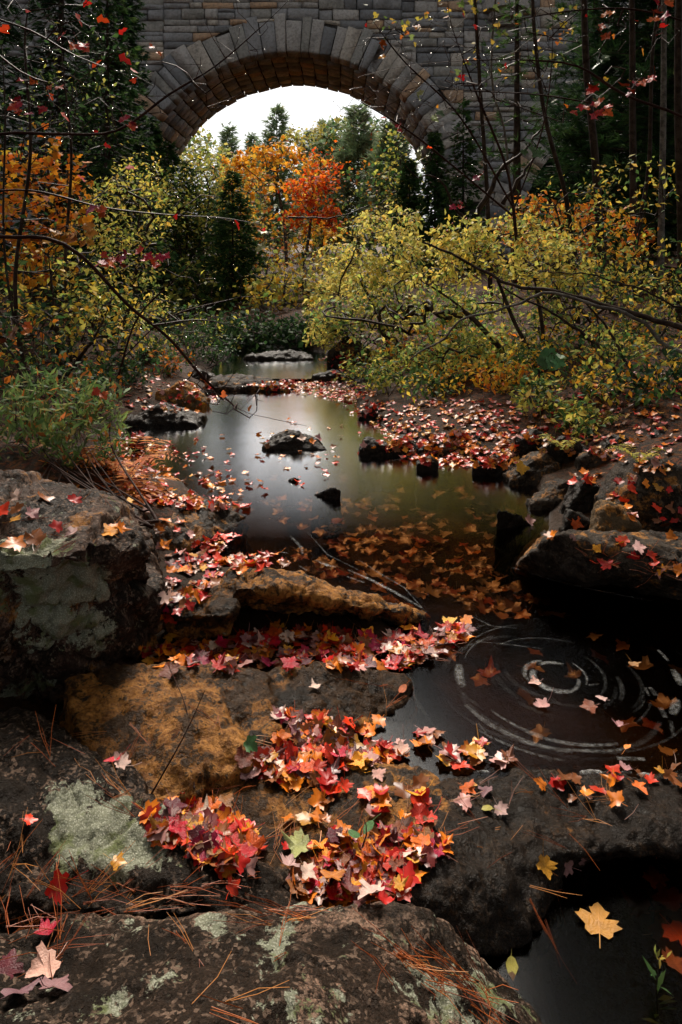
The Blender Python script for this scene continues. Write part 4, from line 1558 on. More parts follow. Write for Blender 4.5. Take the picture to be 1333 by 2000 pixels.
# ---------------------------------------------------------------- plants
def tube_geo(pts, rad, k):
    pts = np.asarray(pts, float)
    n = len(pts)
    t = np.gradient(pts, axis=0)
    t = unit(t)
    ref = np.array([0.31, 0.27, 0.91])
    s1 = np.cross(t, ref)
    bad = np.linalg.norm(s1, axis=1) < 0.05
    s1[bad] = np.cross(t[bad], np.array([1.0, 0, 0]))
    s1 = unit(s1)
    s2 = np.cross(t, s1)
    a = np.arange(k) * 2 * math.pi / k
    V = pts[:, None] + rad[:, None, None] * (np.cos(a)[None, :, None] * s1[:, None] + np.sin(a)[None, :, None] * s2[:, None])
    i = np.arange(n - 1)[:, None] * k
    j = np.arange(k)[None]
    j2 = (j + 1) % k
    q = np.stack([i + j, i + j2, i + k + j2, i + k + j], -1).reshape(-1, 4)
    return V.reshape(-1, 3), q


def tubes_mesh(name, tubes, mat):
    Vs, Fs, o_ = [], [], 0
    for pts, rad, k in tubes:
        V, q = tube_geo(pts, np.asarray(rad, float), k)
        Vs.append(V)
        Fs.append(q + o_)
        o_ += len(V)
    return mesh_np(name, np.concatenate(Vs), np.concatenate(Fs), mat, smooth=True)


def resample(pts, step):
    pts = np.array([tuple(p) for p in pts], float)
    # Catmull-Rom through the given points
    if len(pts) > 2:
        ext = np.vstack([2 * pts[0] - pts[1], pts, 2 * pts[-1] - pts[-2]])
        out = []
        for i in range(1, len(ext) - 2):
            p0, p1, p2, p3 = ext[i - 1:i + 3]
            m = max(2, int(np.linalg.norm(p2 - p1) / step))
            for t in np.linspace(0, 1, m, endpoint=False):
                out.append(0.5 * (2 * p1 + (p2 - p0) * t + (2 * p0 - 5 * p1 + 4 * p2 - p3) * t * t + (3 * p1 - p0 - 3 * p2 + p3) * t ** 3))
        out.append(pts[-1])
        return np.array(out)
    m = max(2, int(np.linalg.norm(pts[1] - pts[0]) / step))
    return pts[0] + (pts[1] - pts[0]) * np.linspace(0, 1, m + 1)[:, None]


def grow(trunks, targets, step, jit=0.25, arch=0.12, up_first=0.35):
    """skeleton: trunk polylines, then every target joins the nearest node; returns positions, parents, tip counts, trunk flag"""
    pos, par, fixed = [], [], []
    for tr_ in trunks:
        tp = resample(tr_, step)
        st = len(pos)
        for i, p in enumerate(tp):
            if i == 0:
                par.append(-1 if st == 0 else int(np.argmin(np.linalg.norm(np.array(pos) - p, axis=1))))
            else:
                par.append(len(pos) - 1)
            pos.append(p)
            fixed.append(True)
    nt = len(pos)
    cap = nt + len(targets) * 40
    A = np.empty((cap, 3))
    A[:nt] = np.array(pos)
    n = nt
    T0 = A[:nt]
    dmin = np.array([np.min(np.linalg.norm(T0 - t, axis=1)) for t in targets])
    for t in np.asarray(targets)[np.argsort(dmin)]:
        dv = A[:n] - t
        d = np.linalg.norm(dv, axis=1) + up_first * np.maximum(0, dv[:, 2])     # prefer to leave from below
        k = int(np.argmin(d))
        L = np.linalg.norm(A[k] - t)
        m = max(1, min(30, int(L / step)))
        p0 = A[k].copy()
        bow = rng.normal(0, arch * L, 3)
        bow[2] = abs(bow[2]) * 0.7
        if n + m >= cap:
            break
        for i in range(1, m + 1):
            f_ = i / m
            p = p0 + (t - p0) * f_ + bow * math.sin(math.pi * f_) + rng.normal(0, jit * step * 0.4, 3)
            A[n] = p
            par.append(k if i == 1 else n - 1)
            fixed.append(False)
            n += 1
    pos = A[:n]
    par = np.array(par)
    cnt = np.zeros(n)
    has = np.zeros(n, bool)
    has[par[par >= 0]] = True
    cnt[~has] = 1
    for i in range(n - 1, -1, -1):
        if par[i] >= 0:
            cnt[par[i]] += cnt[i]
    return pos, par, cnt, np.array(fixed)


def skeleton_tubes(pos, par, cnt, rmin, rpow, rmax, kmax=6, fixed=None):
    n = len(pos)
    rad = np.minimum(rmin * cnt ** rpow, rmax)
    best = np.full(n, -1)
    for i in range(n):
        p = par[i]
        if p >= 0 and (best[p] < 0 or cnt[i] > cnt[best[p]]):
            best[p] = i
    tubes = []
    for i in range(n):
        p = par[i]
        if p >= 0 and best[p] == i:
            continue
        ch = [i]
        while best[ch[-1]] >= 0:
            ch.append(best[ch[-1]])
        pts = [pos[j] for j in ch]
        rr = [rad[j] for j in ch]
        if p >= 0:
            pts.insert(0, pos[p])
            rr.insert(0, min(rad[p], rr[0] * 1.15))
        if len(pts) > 1:
            rr[-1] *= 0.5
            tubes.append((pts, rr, kmax if rr[0] > rmin * 4 else (4 if rr[0] > rmin * 1.7 else 3)))
    return tubes, rad


def ell(u, v, Y, ru, rv, rd, n):
    """n points through the volume of a crown lobe; ru, rv in photograph pixels, rd in metres"""
    c = S(u, v, Y)
    m = mpp(c)
    q = rng.normal(size=(n, 3))
    q /= np.linalg.norm(q, axis=1)[:, None]
    q *= rng.uniform(0.25, 1, (n, 1)) ** 0.45
    return q * np.array([ru * m, rd, rv * m]) + np.array(c)


def add_leaves(pos, cnt, par, per, T, size, pal, spread, maxcnt=3, hang=0.35, var=0.18, size_var=0.25):
    tw = np.where(cnt <= maxcnt)[0]
    if per < 1:
        tw = tw[rng.random(len(tw)) < per]
        per = 1
    ids = np.repeat(tw, int(per))
    n = len(ids)
    p = pos[ids] + rng.normal(0, spread, (n, 3))
    par_ = np.where(par[ids] < 0, ids, par[ids])
    d = unit(pos[ids] - pos[par_] + 1e-6) * 0.5 + rng.normal(0, 0.7, (n, 3))
    d[:, 2] -= hang
    nr = rng.normal(0, 0.55, (n, 3))
    nr[:, 2] += 1.0
    sz_ = size * (1 + rng.normal(0, size_var, n)).clip(0.45, 1.7)
    col = pick_cols(n, pal, var) if not callable(pal) else pal(p)
    return leaves_geo(T, p, d, nr, sz_, col)


YG = [((0.50, 0.44, 0.08), 4), ((0.36, 0.37, 0.08), 4), ((0.17, 0.25, 0.06), 3), ((0.62, 0.47, 0.09), 3)]
GREEN = [((0.08, 0.15, 0.035), 4), ((0.12, 0.20, 0.05), 3), ((0.05, 0.10, 0.03), 3)]
YEL = [((0.66, 0.42, 0.05), 4), ((0.60, 0.32, 0.03), 3), ((0.45, 0.40, 0.08), 2)]
ORG = [((0.68, 0.28, 0.02), 4), ((0.70, 0.20, 0.02), 4), ((0.70, 0.38, 0.04), 3), ((0.55, 0.12, 0.02), 1)]
REDO = [((0.68, 0.13, 0.015), 5), ((0.62, 0.06, 0.012), 3), ((0.70, 0.24, 0.02), 2)]
DKG = [((0.018, 0.042, 0.016), 4), ((0.03, 0.06, 0.02), 3), ((0.012, 0.028, 0.014), 3)]
MDG = [((0.045, 0.095, 0.028), 4), ((0.07, 0.13, 0.035), 3), ((0.03, 0.065, 0.022), 2)]
HAZE_PINE = [((0.24, 0.32, 0.18), 4), ((0.30, 0.37, 0.19), 3), ((0.18, 0.25, 0.15), 2)]  # far greens paled to put haze and backlight into the colour
RED = [((0.55, 0.02, 0.015), 5), ((0.62, 0.06, 0.015), 3), ((0.40, 0.012, 0.012), 2)]


def plant(name, label, cat, base, trunks, lobes, T, size, pal, per=3, step=0.25, rmin=0.006, rpow=0.5, rmax=0.2, spread=0.06, maxcnt=2, bark=None, group=None, hang=0.35,
          jit=0.3, arch=0.12, extra=(), drops=0, crown_name='crown', trunk_name='trunk', var=0.18, lmat=None, berries=0):
    root = empty(name, base, label, cat, group)
    b = np.array(tuple(base))
    tg = np.concatenate([ell(*L) for L in lobes]) if lobes else np.zeros((0, 3))
    pos, par, cnt, fx = grow(trunks, tg, step, jit, arch)
    tb, rad = skeleton_tubes(pos - b, par, cnt, rmin, rpow, rmax, 7, fx)
    link(trunk_name, tubes_mesh(trunk_name, tb, bark or M_BARK), root)
    parts = []
    if per > 0:
        parts.append(add_leaves(pos, cnt, par, per, T, size, pal, spread, maxcnt, hang, var))
    for (per2, T2, size2, pal2, sp2, mc2) in extra:
        parts.append(add_leaves(pos, cnt, par, per2, T2, size2, pal2, sp2, mc2, hang, var))
    if parts:
        V, Fa, c_ = cat_geo(parts)
        link(crown_name, mesh_np(crown_name, V - b, Fa, lmat or M_LEAF, c_), root)
    if drops:
        blobs('water_droplets', pos[rng.choice(len(pos), drops // 2)] - b + np.array([0, 0, -0.008]), 0.0045, M_DROP, root)
    if berries:
        tip = np.where(cnt <= 2)[0]
        blobs('berries', pos[rng.choice(tip, berries)] - b + rng.normal(0, .03, (berries, 3)), 0.011, M_BERRY, root)
    return root, pos, cnt


def blobs(name, pts, r, mat, parent):
    ov = np.array([(1, 0, 0), (-1, 0, 0), (0, 1, 0), (0, -1, 0), (0, 0, 1), (0, 0, -1)], float) * r
    of = np.array([(0, 2, 4), (2, 1, 4), (1, 3, 4), (3, 0, 4), (2, 0, 5), (1, 2, 5), (3, 1, 5), (0, 3, 5)])
    n = len(pts)
    V = (ov[None] + pts[:, None]).reshape(-1, 3)
    Fa = (of[None] + (np.arange(n) * 6)[:, None, None]).reshape(-1, 3)
    o = link(name, mesh_np(name, V, Fa, mat, smooth=True), parent)
    o['kind'] = 'stuff'
    return o


g = NT('water_drop')
gl = g.n('BsdfGlossy')
gl.inputs['Roughness'].default_value = 0.02
g.l(gl.outputs[0], g.out.inputs['Surface'])
M_DROP = g.m
g = NT('red_berry')
bs = g.n('BsdfPrincipled')
bs.inputs['Base Color'].default_value = (0.6, 0.03, 0.015, 1)
bs.inputs['Roughness'].default_value = 0.25
g.l(bs.outputs[0], g.out.inputs['Surface'])
M_BERRY = g.m


def onground(u, v, Y):
    """foot of a plant: straight below the pixel at that distance"""
    p = S(u, v, Y)
    return Vector((p.x, p.y, gz(p.x, p.y) - 0.03))


def conifer(name, label, base, h, rad, pal, T, size, whorls, per_br, tufts, droop=0.25, lean=(0, 0), bare=0.1, bark=None, group=None, up=0.0, trunk_r=None, thin=0.0, cat='tree'):
    """trunk with whorls of boughs, tufts along every bough"""
    root = empty(name, base, label, cat, group)
    tr_r = trunk_r or h * 0.013
    top = np.array([lean[0], lean[1], h])
    tubes = [([top * t for t in np.linspace(0, 1, 12)], [tr_r * (1 - 0.93 * t) for t in np.linspace(0, 1, 12)], 8)]
    P_, D_ = [], []
    for w in range(whorls):
        f_ = bare + (1 - bare) * (w + rng.uniform(-.3, .3)) / whorls
        f_ = min(max(f_, bare), 0.985)
        prof = (1 - f_) ** 0.75 * (0.55 + 0.45 * min(1, f_ / 0.25)) + 0.03
        for k in range(per_br):
            if rng.random() < thin:
                continue
            a = rng.uniform(0, 6.283)
            L = rad * prof * rng.uniform(0.6, 1.15)
            o_ = top * f_
            dirn = np.array([math.cos(a), math.sin(a), 0])
            tt = np.linspace(0, 1, 6)
            sag = -droop * L * tt ** 1.5 + up * L * tt ** 2 + rng.uniform(-.05, .12) * L * tt
            br = o_ + dirn * (L * tt)[:, None] + np.stack([0 * tt, 0 * tt, sag], 1)
            tubes.append((br, np.linspace(tr_r * 0.22 * (1 - f_ * 0.6), tr_r * 0.04, 6), 3))
            m = max(3, int(tufts * L / rad))
            q = rng.uniform(0.18, 1.02, m)
            pp = np.stack([np.interp(q, tt, br[:, i]) for i in range(3)], 1)
            side = np.cross(dirn, [0, 0, 1])
            wid = L * 0.28 * (1.1 - q)
            lat = rng.uniform(-1, 1, m)
            pp = pp + side * (lat * wid)[:, None] + rng.normal(0, size * 0.25, (m, 3))
            P_.append(pp)
            D_.append(dirn[None] * 0.8 + side[None] * (lat * 0.9)[:, None] + rng.normal(0, 0.35, (m, 3)) + np.array([0, 0, up * 0.6 - droop * 0.5]))
    pts = np.concatenate(P_)
    d = np.concatenate(D_)
    n = len(pts)
    V, Fa, c_ = leaves_geo(T, pts, d, rng.normal(0, .5, (n, 3)) + [0, 0, 1], size * rng.uniform(0.7, 1.25, n), pick_cols(n, pal))
    link('trunk', tubes_mesh('trunk', tubes, bark or M_BARK), root)
    link('crown', mesh_np('crown', V, Fa, M_NEEDLE, c_), root)
    return root


# ---- beyond the arch
FG = 'trees seen through the arch'
for (u, vt, Y, rr, lab, pal) in ((541, 205, 66, 3.0, 'tall hazy pine in the middle of the arch opening', HAZE_PINE), (447, 247, 70, 2.2, 'small hazy pine at the left of the arch opening', HAZE_PINE),
                                 (700, 205, 54, 3.6, 'broad green pine at the right of the arch opening', HAZE_PINE), (640, 238, 62, 2.6, 'pine behind the red maple in the arch', HAZE_PINE),
                                 (765, 240, 48, 2.4, 'pine closest to the right side of the arch opening', HAZE_PINE), (495, 262, 76, 2.4, 'faint pine between the two hazy pines', HAZE_PINE),
                                 (600, 255, 80, 3.0, 'distant pine low behind the orange maple', HAZE_PINE)):
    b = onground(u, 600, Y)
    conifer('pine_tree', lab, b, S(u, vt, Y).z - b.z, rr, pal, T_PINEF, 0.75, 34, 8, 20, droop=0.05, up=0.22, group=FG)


def far_tree(u, v, Y, ru, rv, rd, n, pal, lab, T=T_QUAD, size=.3, per=6, bark=None, base_v=620, name='maple_tree', bu=None, lobes=None, maxcnt=2, spread=.22, group=FG):
    b = onground(bu if bu is not None else u, base_v, Y)
    c = S(u, v, Y)
    tr_ = [b, b * 0.6 + c * 0.4 + Vector((.1, .1, 0)), c + Vector((0, 0, -rv * mpp(c) * .2))]
    return plant(name, lab, 'tree', b, [tr_], lobes or [(u, v, Y, ru, rv, rd, n)], T, size, pal, per=per, step=.55, rmin=.012, rpow=.5, rmax=.25, spread=spread, maxcnt=maxcnt, bark=bark or M_BARKG, group=group)


far_tree(545, 355, 47, 100, 85, 2.6, 260, lambda p: pick_cols(len(p), [((0.72, 0.34, 0.03), 4), ((0.72, 0.42, 0.05), 4), ((0.68, 0.24, 0.02), 2)]), 'bright orange-yellow maple in the centre of the arch', per=7, size=.34, bu=560, lobes=[(455, 335, 47, 36, 28, 1.5, 34), (500, 315, 47, 42, 30, 1.6, 46), (545, 305, 47, 48, 26, 1.8, 50), (595, 320, 47, 40, 28, 1.6, 40), (530, 360, 47, 60, 24, 1.6, 40), (590, 380, 46, 46, 30, 1.6, 36), (620, 450, 45, 40, 40, 1.6, 34), (480, 390, 47, 40, 26, 1.4, 22)])
far_tree(610, 400, 41, 55, 60, 1.8, 170, REDO, 'red-orange maple right of the bright orange one', per=8, bu=590, size=.28, lobes=[(590, 370, 41, 34, 22, 1, 34), (630, 360, 41, 26, 20, 1, 26), (612, 405, 41, 40, 22, 1.2, 40), (580, 430, 41, 26, 20, 1, 24), (640, 420, 41, 26, 26, 1, 24)])
far_tree(640, 330, 44, 40, 45, 1.6, 60, REDO, 'sparse red maple in front of the pines at the right of the arch', per=4, bu=650, size=.27)
far_tree(388, 345, 40, 60, 62, 2, 150, [((0.42, 0.40, 0.08), 4), ((0.24, 0.28, 0.07), 3), ((0.55, 0.42, 0.06), 2)], 'yellow-green tree at the left side of the arch', size=.2, name='birch_tree', spread=.2)
far_tree(610, 268, 60, 60, 22, 2, 90, [((0.5, 0.42, 0.10), 3), ((0.36, 0.36, 0.10), 2)], 'pale yellow tree between the far pines', size=.35, name='birch_tree')
far_tree(430, 440, 44, 60, 80, 2, 160, MDG + [((0.2, 0.24, 0.06), 4)], 'green leafy tree left of the orange maple', size=.28, name='leafy_tree')
far_tree(520, 470, 38, 70, 70, 2, 120, [((0.42, 0.15, 0.04), 3), ((0.5, 0.3, 0.06), 3), ((0.2, 0.22, 0.06), 3)], 'sparse rusty tree with pale bare stems below the orange maple', per=3, size=.2, name='birch_tree')
far_tree(720, 400, 42, 80, 90, 2, 170, MDG + [((0.5, 0.2, 0.03), 2), ((.3, .28, .06), 3)], 'green tree with orange flecks at the right of the arch', size=.26, name='leafy_tree')
far_tree(560, 575, 17, 80, 60, 1.2, 220, YEL + YG, 'yellow shrub at the bend of the far stream', size=.13, per=7, name='yellow_shrub', base_v=640, spread=.14, group='shrubs by the far stream')
far_tree(660, 560, 19, 70, 60, 1.0, 180, YG + YEL, 'yellow-green shrub right of the stream bend', size=.13, per=7, name='yellow_shrub', base_v=640, spread=.13, group='shrubs by the far stream')
far_tree(480, 590, 20, 70, 60, 1.2, 200, MDG + [((0.16, 0.2, 0.05), 4)], 'green shrub left of the stream bend', size=.16, per=6, name='green_shrub', base_v=650, spread=.14, group='shrubs by the far stream')
far_tree(585, 655, 13.4, 80, 34, .6, 240, DKG + MDG, 'dark low green bush overhanging the far water', size=.1, per=9, name='green_shrub', base_v=690, spread=.1, group='shrubs by the far stream')
far_tree(470, 658, 13.0, 60, 40, .6, 190, DKG + MDG, 'dark green bush on the left of the far water', size=.1, per=9, name='green_shrub', base_v=695, spread=.1, group='shrubs by the far stream')

# ---- left side
conifer('cedar_tree', 'tall dark cedar against the left shoulder of the arch', onground(240, 640, 22), 14, 1.25, DKG, T_CEDAR, .26, 70, 7, 16, droop=.35, bare=.02)
conifer('cedar_tree', 'dark cedar in the upper left corner', onground(120, 640, 18), 13, 2.2, DKG, T_CEDAR, .24, 70, 7, 16, droop=.35, bare=.02)
conifer('cedar_tree', 'dark cedar at the far left edge', onground(-60, 640, 15), 12, 2.2, DKG, T_CEDAR, .22, 60, 7, 16, droop=.35, bare=.02)
conifer('cedar_tree', 'green cedar beside the arch opening on the left', onground(330, 640, 25), 6.4, 1.5, MDG, T_CEDAR, .24, 60, 7, 14, droop=.3, bare=.02)
conifer('cedar_tree', 'mid-height cedar in front of the left arch foot', onground(296, 640, 23), 7.0, 1.3, DKG + MDG, T_CEDAR, .22, 60, 7, 14, droop=.3, bare=.02)
conifer('cedar_tree', 'narrow green cedar leaning over the left bank', onground(455, 690, 19), 3.7, 1.2, MDG, T_CEDAR, .17, 50, 7, 14, droop=.3, bare=.02)
conifer('cedar_tree', 'bushy young cedar on the left bank above the grey boulder', onground(365, 680, 21), 4.6, 1.6, MDG, T_CEDAR, .14, 40, 8, 16, droop=.2, bare=.02)
conifer('cedar_tree', 'dark cedar behind the yellow shrub on the left', onground(210, 700, 13.5), 7.5, 1.5, DKG + MDG, T_CEDAR, .18, 60, 7, 14, droop=.3, bare=.02)

b = onground(60, 720, 9.2)
plant('maple_tree', 'orange-yellow maple at the left edge', 'tree', b, [[b, S(70, 560, 9.2), S(95, 380, 9.1), S(85, 250, 9)]],
      [(85, 350, 9.1, 85, 75, .7, 130), (70, 440, 9, 95, 60, .7, 110), (60, 520, 8.9, 80, 50, .6, 70)], T_MAPLES, .105, [((0.55, 0.2, 0.018), 4), ((0.58, 0.30, 0.03), 4), ((0.5, 0.12, 0.015), 3)], per=3, step=.14, rmin=.0035, spread=.06, maxcnt=2, rmax=.04)
b = onground(240, 735, 9.8)
plant('leafy_shrub', 'yellow-green small-leaved shrub spreading across the left middle', 'shrub', b, [[b, S(250, 600, 9.8), S(290, 440, 9.9)], [b, S(170, 620, 9.4), S(130, 520, 9.2)]],
      [(240, 420, 10, 100, 80, .9, 190), (200, 520, 9.6, 110, 80, .8, 190), (230, 600, 10, 100, 60, .8, 130), (270, 350, 10.3, 60, 50, .6, 70)], T_BUSH, .068, [((0.60, 0.52, 0.10), 4), ((0.44, 0.44, 0.10), 4), ((0.2, 0.28, 0.07), 3), ((0.66, 0.46, 0.08), 3)], per=6, step=.16, rmin=.0035, spread=.05, maxcnt=2, rmax=.035, drops=40)
b = onground(120, 760, 7.6)
plant('leafy_shrub', 'golden-leaved shrub low on the left beside dark stems', 'shrub', b, [[b, S(110, 640, 7.6), S(100, 540, 7.6)], [b, S(190, 650, 7.6), S(220, 580, 7.7)]],
      [(110, 570, 7.6, 120, 80, .7, 150), (200, 620, 7.6, 90, 70, .6, 120), (60, 660, 7.5, 80, 70, .6, 90)], T_BUSH, .08, YEL + YG + MDG[:2], per=3, step=.14, rmin=.0035, spread=.05, maxcnt=2, rmax=.03, drops=60)
b = onground(60, 700, 6.6)
plant('sapling', 'dark thin-stemmed sapling with green leaves along the left edge', 'tree', b, [[b, S(30, 560, 6.6), S(60, 300, 6.5), S(50, 60, 6.4), S(90, -120, 6.3)], [b, S(10, 500, 6.6), S(10, 200, 6.6), S(-10, -80, 6.5)]],
      [(60, 200, 6.4, 110, 140, .8, 60), (110, 60, 6.3, 140, 80, .7, 50), (60, 460, 6.5, 80, 100, .6, 40)], T_BUSH, .06, MDG + DKG, per=1, step=.16, rmin=.003, spread=.04, maxcnt=2, rmax=.045, drops=120, extra=((0.05, T_MAPLES, .1, RED, .03, 2),))
b = onground(140, 720, 8.4)
plant('sapling', 'slender black stem standing left of the yellow-green shrub', 'tree', b, [[b, S(128, 520, 8.4), S(140, 300, 8.3), S(120, 80, 8.2), S(135, -100, 8.1)]],
      [(170, 300, 8.3, 130, 130, .7, 50), (150, 120, 8.2, 110, 100, .6, 40)], T_BUSH, .06, MDG + YG, per=1, step=.18, rmin=.003, spread=.04, maxcnt=2, rmax=.03, drops=90, extra=((0.06, T_MAPLES, .12, RED, .03, 2),))

# low shrub behind the flat-topped boulder
b = P(130, 940, .7)
b = Vector((b.x, b.y + .25, .45))
stems = []
for k in range(16):
    u = rnd.uniform(10, 240)
    stems.append([b + Vector((rnd.uniform(-.35, .35), rnd.uniform(-.1, .15), 0)), S(u * .8 + 25, 860, 4.3 + rnd.uniform(-.2, .3)), S(u, rnd.uniform(720, 800), 4.3 + rnd.uniform(-.3, .4))])
plant('willow_shrub', 'low green shrub with narrow leaves behind the flat-topped boulder', 'shrub', b, stems,
      [(110, 800, 4.3, 120, 75, .35, 190), (170, 860, 4.2, 90, 70, .3, 140), (50, 870, 4.3, 80, 70, .3, 120)], T_NARROW, .07, [((0.09, 0.15, 0.045), 4), ((0.14, 0.20, 0.06), 3), ((0.3, 0.28, 0.08), 1), ((0.35, 0.12, 0.03), 1)], per=5, step=.07, rmin=.0014, rpow=.42, spread=.02, maxcnt=2, rmax=.008, bark=M_TWIG, hang=-.1)


def fern(loc, n, L, pal, label, group=None, rise=.6):
    root = empty('fern', loc, label, 'fern', group)
    for k in range(n):
        a = rnd.uniform(0, 6.283)
        ln = L * rnd.uniform(.7, 1.1)
        m = 16
        tt = np.linspace(0, 1, m)
        cx_ = np.stack([math.cos(a) * ln * tt, math.sin(a) * ln * tt, ln * rise * np.sin(tt * 2.2) * (1.1 - .5 * tt)], 1)
        side = np.array([-math.sin(a), math.cos(a), 0.0])
        pp = np.repeat(cx_[1:], 2, 0)
        sg = np.tile([1, -1], m - 1)
        tq = np.repeat(tt[1:], 2)
        d = side[None] * sg[:, None] + np.array([math.cos(a), math.sin(a), -.2])[None] * .5 + rng.normal(0, .1, (len(pp), 3))
        szz = ln * .28 * np.sin(np.pi * (0.12 + 0.86 * tq)).clip(.1) * (1.15 - .6 * tq)
        V, Fa, c_ = leaves_geo(T_NARROW, pp, d, np.tile([0, 0, 1.0], (len(pp), 1)), szz, pick_cols(len(pp), pal))
        Vt, Ft = tube_geo(cx_, np.full(m, .002), 3)
        Ft = np.concatenate([Ft[:, [0, 1, 2]], Ft[:, [0, 2, 3]]])
        V2, F2, C2 = cat_geo([(V, Fa, c_), (Vt, Ft, np.tile([.12, .05, .02], (len(Vt), 1)))])
        link('frond', mesh_np('frond', V2, F2, M_LEAF, C2), root)


RUST = [((0.50, 0.15, 0.02), 4), ((0.58, 0.22, 0.03), 3), ((0.36, 0.09, 0.02), 2)]
p = S(222, 900, 3.75)
fern(Vector((p.x, p.y, gz(p.x, p.y))), 22, .42, RUST, 'rusty orange fern behind the flat-topped boulder')
p = S(250, 900, 4.2)
fern(Vector((p.x, p.y, gz(p.x, p.y))), 16, .4, RUST, 'smaller rusty fern nearer the shore')
for (u, v, lab) in ((1100, 880, 'small yellow fern between the bank rocks'), (1250, 905, 'yellow fern above the wide bank slab'), (1090, 800, 'yellow fern beneath the right bush'), (1180, 830, 'green-yellow fern under the dark right stems')):
    h = hit(u, v)
    fern(h[0], 7, .22, [((0.5, 0.4, 0.06), 3), ((0.3, 0.32, 0.07), 2)], lab, 'small ferns on the right bank')


# ---- bare branches reaching in
def branch(name, label, paths, twigs, Y, n_tw, spread, rmax, leaves=None, drops=100, per=.1, T=T_MAPLES, size=.08, cat='branch', rmin=.003, bark=None, lobes=None):
    b = paths[0][0]
    return plant(name, label, cat, b, paths, lobes or [(u, v, Y, ru, rv, spread, n) for (u, v, ru, rv, n) in twigs], T, size, leaves or RED, per=per if leaves else 0, step=.11, rmin=rmin, rpow=.42, rmax=rmax, spread=.02, maxcnt=1,
                 bark=bark or M_TWIG, drops=drops, crown_name='leaves', trunk_name='stem', jit=.35, arch=.16)


branch('bare_branch', 'long bare branch sweeping up across the left of the arch', [[S(-140, 300, 5.6), S(0, 262, 5.6), S(120, 262, 5.6), S(230, 255, 5.6), S(330, 185, 5.7), S(420, 130, 5.8), S(500, 62, 5.9), S(565, 0, 6.0), S(590, -40, 6)]],
       [(330, 170, 130, 70, 22), (440, 150, 80, 60, 16), (480, 60, 80, 60, 12), (150, 240, 120, 50, 14)], 5.7, 0, .35, .016, REDO, 110, .05, size=.07)
branch('bare_branch', 'bare branch arching down over the pool from the left', [[S(-120, 440, 5.2), S(0, 462, 5.3), S(90, 465, 5.4), S(160, 500, 5.5), S(250, 595, 5.7), S(330, 660, 5.9), S(400, 740, 6.1), S(470, 800, 6.3), S(520, 815, 6.4), S(600, 832, 6.5)], [S(300, 635, 5.8), S(400, 625, 6.0), S(500, 650, 6.2)]],
       [(420, 720, 90, 60, 46), (330, 640, 110, 50, 26), (470, 780, 70, 40, 34), (200, 520, 90, 50, 20)], 6.0, 0, .4, .017, [((.5, .12, .03), 1)], 120, .04, size=.06)
branch('bare_branch', 'thin bare branch reaching right below the arch from the left', [[S(-80, 380, 6.4), S(60, 372, 6.5), S(200, 405, 6.6), S(330, 420, 6.8), S(430, 425, 6.9), S(520, 440, 7)]],
       [(300, 380, 140, 60, 26), (420, 420, 90, 40, 14)], 6.7, 0, .4, .011, RED, 90, .09, size=.085)
branch('bare_branch', 'leafless low branches leaning over the left bank', [[S(230, 740, 7.2), S(270, 620, 7.2), S(350, 540, 7.3), S(420, 470, 7.4)], [S(240, 700, 7.2), S(330, 620, 7.1), S(470, 580, 7.2)]],
       [(330, 560, 120, 70, 40), (430, 560, 90, 60, 20)], 7.2, 0, .4, .014, YG, 60, .3, T=T_BUSH, size=.06)
branch('bare_branch', 'wet bare branches hanging into the upper left corner', [[S(-60, 20, 5), S(60, 60, 5), S(150, 110, 5.1), S(260, 150, 5.2)], [S(-60, 60, 5), S(40, 140, 5), S(90, 160, 5.1)]],
       [(110, 100, 120, 90, 40), (60, 200, 70, 50, 16)], 5.1, 0, .4, .012, RED, 110, .12, size=.085)


def leaf_spray(name, label, u, v, Y, ru, rv, n, size, pal, T=None, mats=('crimson',)):
    """a few big leaves on a twig, each leaf its own piece"""
    c = S(u, v, Y)
    m = mpp(c)
    root = empty(name, c, label, 'leaf spray')
    tub = []
    pts = []
    for k in range(n):
        q = Vector((rnd.uniform(-1, 1) * ru * m, rnd.uniform(-.15, .15), rnd.uniform(-1, 1) * rv * m))
        pts.append(q)
        tub.append((np.array([(0, 0, rv * m * .8), tuple(q * .5 + Vector((0, 0, rv * m * .5))), tuple(q)]), np.array([.003, .002, .0014]), 4))
    link('twig', tubes_mesh('twig', tub, M_TWIG), root)
    for q in pts:
        o = link('leaf', leaf_mesh('maple%d' % rnd.randrange(6), rnd.choice(mats)), root)
        up = Vector((rnd.gauss(0, .5), -.6 + rnd.gauss(0, .4), .6)).normalized()
        d = Vector((rnd.gauss(0, .6), rnd.gauss(0, .3), -.7))
        d = (d - up * d.dot(up)).normalized()
        o.matrix_local = Matrix.Translation(q) @ Matrix((d.cross(up), d, up)).transposed().to_4x4() @ Matrix.Scale(size * rnd.uniform(.75, 1.2), 4)
    return root


